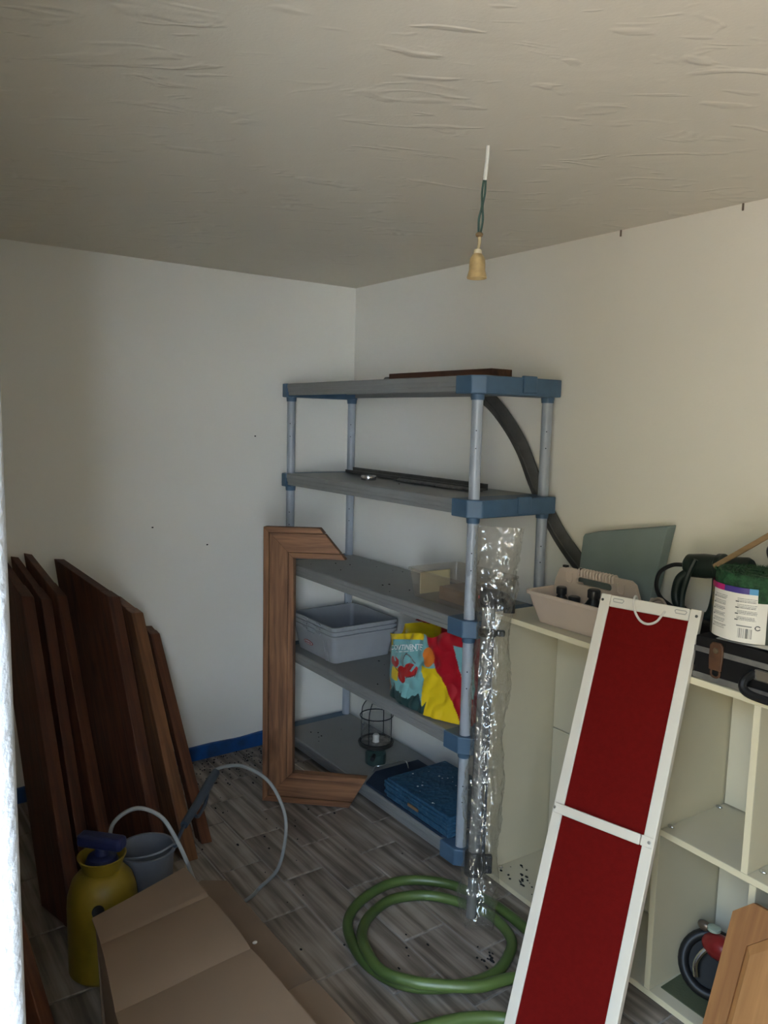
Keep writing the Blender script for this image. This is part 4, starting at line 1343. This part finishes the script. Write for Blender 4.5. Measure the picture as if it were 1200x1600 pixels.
b = MB().grid(roll_pt, 90, 16)
obj('turf_side', b, m_turf, rg, smooth=True, angle=180)
b = MB()
sp_ = []
NS = 420
for i in range(NS + 1):
    t = i / NS
    a = t * 2 * PI * 7
    r = 0.016 + (GR - 0.022) * t
    sp_.append((GX + r * math.cos(a), GY + r * math.sin(a)))
vs, fs = [], []
for i, (x, y) in enumerate(sp_):
    c = Vector((x - GX, y - GY, 0)).normalized()
    h = GZ + GH + 0.004 * noise.noise(Vector((x * 60, y * 60, 0))) + 0.003
    vs += [(x - c.x * 0.0042, y - c.y * 0.0042, GZ + 0.004), (x - c.x * 0.0042, y - c.y * 0.0042, h), (x + c.x * 0.0042, y + c.y * 0.0042, h), (x + c.x * 0.0042, y + c.y * 0.0042, GZ + 0.004)]
for i in range(NS):
    for k in range(3):
        fs.append((i * 4 + k, (i + 1) * 4 + k, (i + 1) * 4 + k + 1, i * 4 + k + 1))
obj('turf_windings', b.add(vs, fs), m_turf, rg)
tuft = MB()
for i in range(900):
    a = random.uniform(0, 2 * PI)
    t = random.random()
    r = 0.02 + (GR - 0.018) * math.sqrt(t)
    p = Vector((GX + r * math.cos(a), GY + r * math.sin(a), GZ + GH + 0.001))
    d = Vector((random.uniform(-1, 1), random.uniform(-1, 1), random.uniform(0.6, 1.6))).normalized() * random.uniform(0.004, 0.010)
    s = d.orthogonal().normalized() * 0.0009
    tuft.add([p - s, p + s, p + d], [(0, 1, 2)])
obj('turf_fibres', tuft, m_turf, rg)['kind'] = 'stuff'
m_lab = print_mat('printed_wrapper', 0.45)
WHT = (0.72, 0.68, 0.60)
A0_, A1_ = -2.86, -0.44      # angular span of the wrapper, facing the room


def lab_top(a):
    return 0.83 if a < -0.99 else 0.62


def lab_col(a, v):
    """wrapper print: s = distance along the wrapper from its left end"""
    t = (a - A0_) / (A1_ - A0_)
    if v > 0.80:
        if t < 0.24:
            return (0.42, 0.02, 0.10)
        if t < 0.42:
            return (0.46, 0.015, 0.15)
        if t < 0.69:
            return (0.055, 0.035, 0.20)
        return (0.06, 0.28, 0.50)
    if t < 0.23:
        n1 = noise.noise(Vector((t * 60, v * 20, 0)))
        return (0.28, 0.20, 0.06) if n1 > 0.1 and v > 0.45 else (0.09, 0.085, 0.06)
    if t > 0.87:
        return (0.05, 0.055, 0.045)
    # columns of small print
    for c0, c1, seed in ((0.255, 0.50, 1), (0.56, 0.82, 2)):
        lo = 0.16 if seed == 1 else 0.36
        if c0 <= t <= c1 and lo < v < 0.73:
            row = (v - lo) * 40
            k = int(row)
            f = row - k
            if k % 4 == 3:
                continue
            if k % 4 == 0 and t < c0 + 0.035 and f < 0.8:
                return (0.10, 0.10, 0.09)
            ln_ = c1 - 0.10 * (0.5 + 0.5 * noise.noise(Vector((k * 1.7, seed * 9, 3))))
            if 0.25 < f < 0.72 and c0 + 0.02 < t < ln_ and noise.noise(Vector((t * 210, k * 5, seed))) > -0.18:
                return (0.22, 0.21, 0.19)
    # barcode
    if 0.60 < t < 0.74 and 0.07 < v < 0.235:
        return (0.05, 0.05, 0.05) if noise.noise(Vector((t * 330, 1.5, 0))) > 0.0 else WHT
    if 0.585 < t < 0.735 and 0.262 < v < 0.285:
        return (0.2, 0.2, 0.18)
    # round recycling mark
    dx, dv = (t - 0.79) * GR * (A1_ - A0_), (v - 0.262) * GH
    rr = math.hypot(dx, dv)
    if 0.0042 < rr < 0.0068 and not (dx > 0 and abs(dv) < 0.002):
        return (0.05, 0.05, 0.05)
    return WHT


NA, NVv = 420, 170


def lab_pt(u, v):
    a = A0_ + (A1_ - A0_) * u
    tp2 = lab_top(a)
    r = GR + 0.0022 + 0.0010 * noise.noise(Vector((a * 4, v * 3, 1))) + 0.004 * math.exp(-(1 - u) * 30)
    return Vector((GX + r * math.cos(a), GY + r * math.sin(a), GZ + 0.0012 + GH * v * tp2))


luv = [(i / NA, j / NVv) for j in range(NVv + 1) for i in range(NA + 1)]
lo_ = obj('printed_wrapper', MB().grid(lab_pt, NA, NVv), m_lab, rg, smooth=True, angle=180,
          print_fn=lambda i: lab_col(A0_ + (A1_ - A0_) * luv[i][0], luv[i][1] * lab_top(A0_ + (A1_ - A0_) * luv[i][0]) / 0.83 * 0.9 + 0.0))

# dark green power tool with its cable, black pouch, black bag with a wooden rail
m_dg = mat('black_green_casing', (0.012, 0.020, 0.016), 0.42)
pt_ = thing('power_tool', 'black-green electric power tool with a loop handle lying behind the red board', 'tool', (2.10, -0.14, ZK))
obj('motor_body', MB().lathe([(0, 0), (0.026, 0), (0.034, 0.008), (0.036, 0.06), (0.033, 0.10), (0.038, 0.104), (0.038, 0.118), (0.030, 0.124), (0.030, 0.19), (0.024, 0.20), (0, 0.20)], (2.035, -0.135, 1.205), 24, (0.98, 0.0, 0.12)), m_dg, pt_, smooth=True)
obj('loop_handle', MB().tube([(2.055, -0.150, 1.190), (2.030, -0.160, 1.165), (2.024, -0.165, 1.115), (2.045, -0.170, 1.082), (2.09, -0.170, 1.068), (2.135, -0.165, 1.078), (2.145, -0.155, 1.13), (2.140, -0.145, 1.185)], 0.014, seg=12, smooth=6), m_dg, pt_, smooth=True)
obj('front_guard', MB().tube([(2.09, -0.180, 1.235), (2.075, -0.186, 1.19), (2.062, -0.190, 1.12), (2.075, -0.20, 1.06), (2.10, -0.205, 1.02)], 0.008, seg=8, smooth=5), m_dg, pt_, smooth=True)
obj('base_block', MB().box(1.975, 2.185, -0.205, -0.085, ZK + 0.001, 1.068), m_dark, pt_, bevel=0.012, seg=3)
obj('power_cable', MB().tube([(2.028, -0.140, 1.205), (1.995, -0.150, 1.20), (1.965, -0.165, 1.175), (1.962, -0.175, 1.135), (1.99, -0.19, 1.105), (2.04, -0.20, 1.085), (2.085, -0.212, 1.055), (2.12, -0.215, 1.01), (2.16, -0.225, 0.985), (2.20, -0.235, 0.972)], 0.0062, seg=8), m_dark, pt_, smooth=True)
cbl = obj('beige_cable', MB().tube([(1.955, -0.225, 0.9685), (1.952, -0.215, 1.02), (1.960, -0.205, 1.075), (1.985, -0.20, 1.100), (2.02, -0.215, 1.098), (2.05, -0.225, 1.06), (2.07, -0.232, 1.01), (2.08, -0.24, 0.9685)], 0.0048, seg=8), mat('beige_cable_sheath', (0.33, 0.27, 0.21), 0.5), smooth=True, at=(2.0, -0.21, ZK))
tag(cbl, 'thin beige cable arching in front of the black-green power tool', 'cable')
pc = thing('black_pouch', 'soft black pouch lying behind the top edge of the red board', 'pouch', (2.06, -0.285, ZK))
obj('pouch_body', MB().grid(lambda u, v: Vector((1.965 + 0.21 * u, -0.362 + 0.115 * v, ZK + 0.0015 + 0.072 * (math.sin(PI * min(max(u, 0), 1)) ** 0.4) * (math.sin(PI * min(max(v, 0), 1)) ** 0.5) + 0.004 * noise.noise(Vector((u * 6, v * 5, 0))) * math.sin(PI * min(max(u, 0), 1)) * math.sin(PI * min(max(v, 0), 1)))), 24, 16), mat('black_fabric', (0.010, 0.010, 0.011), 0.8, bump=0.3, bscale=150), pc, smooth=True, angle=180)
obj('pouch_zip', MB().tube([(1.985, -0.305, ZK + 0.062), (2.03, -0.305, ZK + 0.0745), (2.07, -0.305, ZK + 0.077), (2.11, -0.305, ZK + 0.0745), (2.155, -0.305, ZK + 0.062)], 0.0025, seg=6), m_dark, pc, smooth=True)
wb = thing('black_bag', 'black bag with a tan wooden rail leaning on the wall behind the green roll', 'bag', (2.36, -0.10, ZK))


def bag2(u, v):
    a = 2 * PI * u
    s = math.sin(PI * v) ** 0.45 if 0 < v < 1 else 0
    k = Vector((math.cos(a) * 2, math.sin(a) * 2, v * 4))
    w = 1 + 0.14 * noise.noise(k)
    return Vector((2.425 + 0.175 * s * math.cos(a) * w, -0.088 + 0.062 * s * math.sin(a), ZK + 0.19 + 0.17 * v + 0.05 * math.cos(a) * s))


obj('bag_body', MB().grid(bag2, 36, 20), mat('black_nylon', (0.009, 0.009, 0.010), 0.6, bump=0.3, bscale=40), wb, smooth=True, angle=180)
obj('wooden_rail', MB().prism([(0, 0), (0.26, 0.0), (0.26, 0.014), (0, 0.014)], (2.165, -0.195, 1.222), Vector((0.72, -0.02, 0.52)).normalized(), Vector((-0.52, 0, 0.72)).normalized(), (0, -0.010, 0)), wood('tan_rail', (0.36, 0.24, 0.13), (0.24, 0.15, 0.08), axis=0), wb, bevel=0.002, label='tan wooden rail')
obj('bag_bottom', MB().box(2.262, 2.56, -0.098, -0.045, ZK + 0.001, ZK + 0.17), bpy.data.materials['black_nylon'], wb, bevel=0.02, seg=3)
obj('strap', MB().tube([(2.275, -0.105, 1.22), (2.275, -0.115, 1.25), (2.275, -0.13, 1.285), (2.31, -0.145, 1.315), (2.36, -0.15, 1.335)], 0.012, seg=8, flat=0.4), m_dark, wb, smooth=True)

# ------------------------------------------------------------------ red board leaning on the cabinet
ro_ = Vector((2.0406, -0.8270, 0.001))
rU = Vector((0.97454, 0.22419, 0.0))
rU.normalize()
rV = Vector((-0.07890, 0.35412, 0.93187))
rV = (rV - rU * rV.dot(rU)).normalized()
rN = rU.cross(rV).normalized()
RW, RL = 0.2856, 1.2117
rb = thing('red_board', 'tall white-framed dark red panel leaning against the cabinet', 'panel', matrix=axes(ro_, rU, rV, rN))
m_red = mat('dark_red_fabric', (0.135, 0.0045, 0.0035), 0.85, var=0.12, vscale=60, bump=0.25, bscale=350, spec=0.08)
m_wf = mat('white_frame_enamel', (0.70, 0.65, 0.56), 0.4, var=0.06, vscale=8)
FWD = 0.030
kw = dict(local=True)
obj('red_panel', MB().box(FWD - 0.004, RW - FWD + 0.004, FWD - 0.004, RL - FWD + 0.004, -0.006, 0.004), m_red, rb, **kw)
obj('frame_side', MB().box(0, FWD, 0, RL, -0.014, 0.008), m_wf, rb, bevel=0.0025, **kw)
obj('frame_side', MB().box(RW - FWD, RW, 0, RL, -0.014, 0.008), m_wf, rb, bevel=0.0025, **kw)
ft = obj('frame_top', MB().box(FWD + 0.0005, RW - FWD - 0.0005, RL - 0.034, RL - 0.001, -0.013, 0.0075), m_wf, rb, bevel=0.0025, **kw)
obj('frame_bottom', MB().box(FWD + 0.0005, RW - FWD - 0.0005, 0.001, 0.032, -0.013, 0.0075), m_wf, rb, bevel=0.0025, **kw)
for x in (0.055, 0.232):
    obj('slot', MB().tube([(x - 0.016, RL - 0.012, 0.0078), (x - 0.013, RL - 0.019, 0.0078), (x + 0.013, RL - 0.019, 0.0078), (x + 0.016, RL - 0.012, 0.0078), (x + 0.013, RL - 0.0095, 0.0078), (x - 0.013, RL - 0.0095, 0.0078)], 0.0012, seg=6, smooth=1, closed=True), mat('slot_shadow_grey', (0.36, 0.34, 0.31), 0.5), ft, smooth=True, **kw)
cbx = obj('crossbar', MB().box(0.008, RW - 0.034, RL / 2 - 0.013, RL / 2 + 0.013, 0.0085, 0.019), m_wf, rb, bevel=0.002, **kw)
obj('crossbar_end', MB().box(RW - 0.0335, RW - 0.002, RL / 2 - 0.013, RL / 2 + 0.013, 0.0082, 0.0115), m_wf, cbx, bevel=0.002, **kw)
for x in (0.010, RW - 0.012):
    obj('rivet', MB().lathe([(0, 0), (0.0045, 0), (0.0035, 0.002), (0, 0.0025)], (x, RL / 2, 0.0115 if x > 0.1 else 0.019), 12), m_pin, cbx, smooth=True, **kw)
for x in (0.008, RW - 0.011):
    obj('screw', MB().lathe([(0, 0), (0.0042, 0), (0.0035, 0.0015), (0, 0.002)], (x, RL - 0.018, 0.008), 12), mat('steel_screw', (0.12, 0.12, 0.11), 0.4, 0.8), rb, smooth=True, **kw)
pk = obj('sewn_patch', MB().box(0.075, 0.222, RL - 0.130, RL - 0.036, 0.0042, 0.0058), m_red, rb, bevel=0.0008, seg=1, **kw)
obj('hanging_cord', MB().tube([(0.100, RL - 0.030, -0.020), (0.098, RL + 0.004, -0.012), (0.099, RL + 0.006, 0.006), (0.102, RL - 0.012, 0.013), (0.110, RL - 0.036, 0.011), (0.130, RL - 0.058, 0.010), (0.153, RL - 0.063, 0.010), (0.174, RL - 0.052, 0.010), (0.186, RL - 0.032, 0.012), (0.19, RL - 0.020, 0.009)], 0.0034, seg=8), mat('white_cord', (0.62, 0.58, 0.52), 0.6), rb, smooth=True, label='white hanging cord', **kw)

# ------------------------------------------------------------------ wooden door panel at lower right
wo = Vector((2.425, -0.585, 0.001))
wU = Vector((1, -0.03, 0)).normalized()
wV = Vector((0.02, 0.160, 0.46))
wV = (wV - wU * wV.dot(wU)).normalized()
wN = wU.cross(wV).normalized()
m_hd = wood('honey_oak_panel', (0.40, 0.195, 0.070), (0.31, 0.145, 0.052), axis=1, knots=False)
m_hd2 = wood('honey_oak_frame', (0.31, 0.145, 0.052), (0.23, 0.10, 0.038), axis=1, knots=False)
wd = thing('oak_door_panel', 'honey-coloured wooden panel with clipped corners leaning on the cabinet at lower right', 'panel', matrix=axes(wo, wU, wV, wN))
WW, WH, WC_ = 0.38, 0.500, 0.042


def octo(i):
    c = WC_ + i * 0.1
    return [(i, i + c), (i + c, i), (WW - i - c, i), (WW - i, i + c), (WW - i, WH - i - c), (WW - i - c, WH - i), (i + c, WH - i), (i, WH - i - c)]


b = MB()
o8, i8 = octo(0), octo(0.052)
vs = [(x, y, 0) for x, y in o8] + [(x, y, 0.016) for x, y in o8] + [(x, y, 0.016) for x, y in i8] + [(x, y, 0.008) for x, y in i8] + [(x, y, 0) for x, y in i8]
fs = []
for r in range(4):
    for i in range(8):
        j = (i + 1) % 8
        fs.append((r * 8 + i, r * 8 + j, (r + 1) * 8 + j, (r + 1) * 8 + i))
for i in range(8):
    j = (i + 1) % 8
    fs.append((32 + i, 32 + j, j, i))
obj('panel_frame', b.add(vs, fs), m_hd2, wd, local=True)
b = MB()
r1, r2 = octo(0.0523), octo(0.066)
vs = [(x, y, 0.002) for x, y in r1] + [(x, y, 0.010) for x, y in r1] + [(x, y, 0.018) for x, y in r2]
fs = [tuple(range(7, -1, -1)), tuple(range(16, 24))]
for r in range(2):
    for i in range(8):
        j = (i + 1) % 8
        fs.append((r * 8 + i, r * 8 + j, (r + 1) * 8 + j, (r + 1) * 8 + i))
obj('raised_field', b.add(vs, fs), m_hd, wd, local=True)

# ------------------------------------------------------------------ bare lamp holder hanging from the ceiling
C0 = Vector((1.929, -0.895, H))
lm = thing('pendant_lamp_holder', 'bare beige lamp holder hanging on a cord from the ceiling', 'lamp', C0)
S0 = Vector((1.914, -0.909, 2.02))
at2 = lambda t: C0.lerp(Vector((1.915, -0.908, 1.962)), t)
obj('white_conduit', MB().tube([at2(0.0), at2(0.12) + Vector((0.001, 0, 0)), at2(0.26)], 0.0048, seg=8, smooth=3), mat('painted_white_conduit', (0.72, 0.71, 0.66), 0.5), lm, smooth=True)
m_gc = mat('green_flex', (0.045, 0.085, 0.070), 0.5)
for k, off in enumerate((-0.0022, 0.0022)):
    obj('flex_wire', MB().tube([at2(0.24) + rt * off, at2(0.36) + rt * off * 1.6, at2(0.46) + rt * off * 0.4, at2(0.56) + rt * off * 2.2, at2(0.675) + rt * off], 0.0026, seg=8, smooth=4), m_gc, lm, smooth=True)
obj('connector', MB().ball(at2(0.678), 0.0095, 12, 8, (1, 1, 0.7)), mat('brown_connector', (0.16, 0.10, 0.045), 0.5), lm, smooth=True)
obj('pale_flex', MB().tube([at2(0.68), at2(0.74) + rt * 0.002, at2(0.81)], 0.0042, seg=8, smooth=3), mat('yellowed_flex', (0.42, 0.34, 0.20), 0.5), lm, smooth=True)
sc_ = at2(0.80)
m_bk = mat('aged_beige_bakelite', (0.47, 0.33, 0.15), 0.38, var=0.3, vscale=40)
obj('socket_neck', MB().lathe([(0, 0.002), (0.0085, 0.002), (0.010, -0.002), (0.010, -0.008), (0, -0.008)], sc_, 24), mat('cream_neck', (0.58, 0.50, 0.34), 0.45), lm, smooth=True)
obj('socket_bell', MB().lathe([(0.006, -0.006), (0.012, -0.009), (0.0185, -0.020), (0.0195, -0.034), (0.0195, -0.046), (0.0215, -0.053), (0.0245, -0.064), (0.0235, -0.066), (0.018, -0.058), (0.012, -0.050), (0, -0.050)], sc_, 32), m_bk, lm, smooth=True)

# ------------------------------------------------------------------ crumbs and droppings
m_cr = mat('black_crumb', (0.015, 0.014, 0.013), 0.9)
b = MB()
rnd = random.Random(3)


def crumb(x, y, z, s):
    b.ball((x, y, z + s * 0.45), s, 6, 4, (rnd.uniform(0.7, 1.8), rnd.uniform(0.6, 1.0), 0.5))


for i in range(260):
    y = -0.42 - 0.62 * rnd.random() ** 1.1
    x = 0.03 + abs(rnd.gauss(0, 0.16))
    if 0.40 < x < 0.60 and y > -0.66:
        continue
    crumb(x, y, 0, rnd.uniform(0.002, 0.0055))
for i in range(46):
    crumb(rnd.uniform(0.5, 2.0), rnd.uniform(-1.15, -0.5), 0, rnd.uniform(0.002, 0.0055))
for i in range(14):
    crumb(1.80 + rnd.gauss(0, 0.03), -0.66 + rnd.gauss(0, 0.03), 0, rnd.uniform(0.003, 0.006))
fc = obj('floor_crumbs', b, m_cr, floor)
fc['kind'] = 'stuff'
b = MB()
for i in range(46):
    crumb(1.50 + 0.30 * rnd.random(), -0.33 + abs(rnd.gauss(0, 0.06)), ZC, rnd.uniform(0.002, 0.0055))
dc = obj('crumbs', b, m_cr, cbn)
dc['kind'] = 'stuff'
b = MB()
for z in ZT:
    for i in range(26 if z < 1 else 5):
        x, y = rnd.uniform(0.2, 0.9 if z < 0.6 else 1.3), rnd.uniform(-0.40, -0.06)
        if z == 0.508 and x < 0.52 or z == 0.508 and x > 0.83 or z == 0.090 and (x > 0.56) or z == 0.928 and x > 0.95:
            continue
        crumb(x, y, z + 0.0002, rnd.uniform(0.0018, 0.0045))
sc2 = obj('crumbs', b, m_cr, shelf)
sc2['kind'] = 'stuff'
for i, (y, z) in enumerate(((-1.045, 1.115), (-0.79, 1.02), (-0.55, 1.52))):
    sp3 = obj('wall_speck', MB().ball((0.0012, y, z), 0.004, 8, 5, (0.4, 1.2, 0.8)), m_cr, at=(0, y, z))
    tag(sp3, ('dark speck low on the left wall above the leaning boards', 'dark speck on the left wall at mid height', 'dark speck on the left wall near the shelf top')[i], 'speck')
for i, x in enumerate((1.62, 2.05, 2.42)):
    hk_ = obj('ceiling_nail', MB().cyl((x, -0.008, H - 0.002), (x, -0.008, H - 0.022), 0.003, seg=8), mat('rusty_nail', (0.16, 0.12, 0.09), 0.6), at=(x, -0.008, H))
    tag(hk_, ('small nail under the ceiling line left of the lamp holder', 'small nail under the ceiling line right of the lamp holder', 'small nail under the ceiling line at the far right')[i], 'nail')
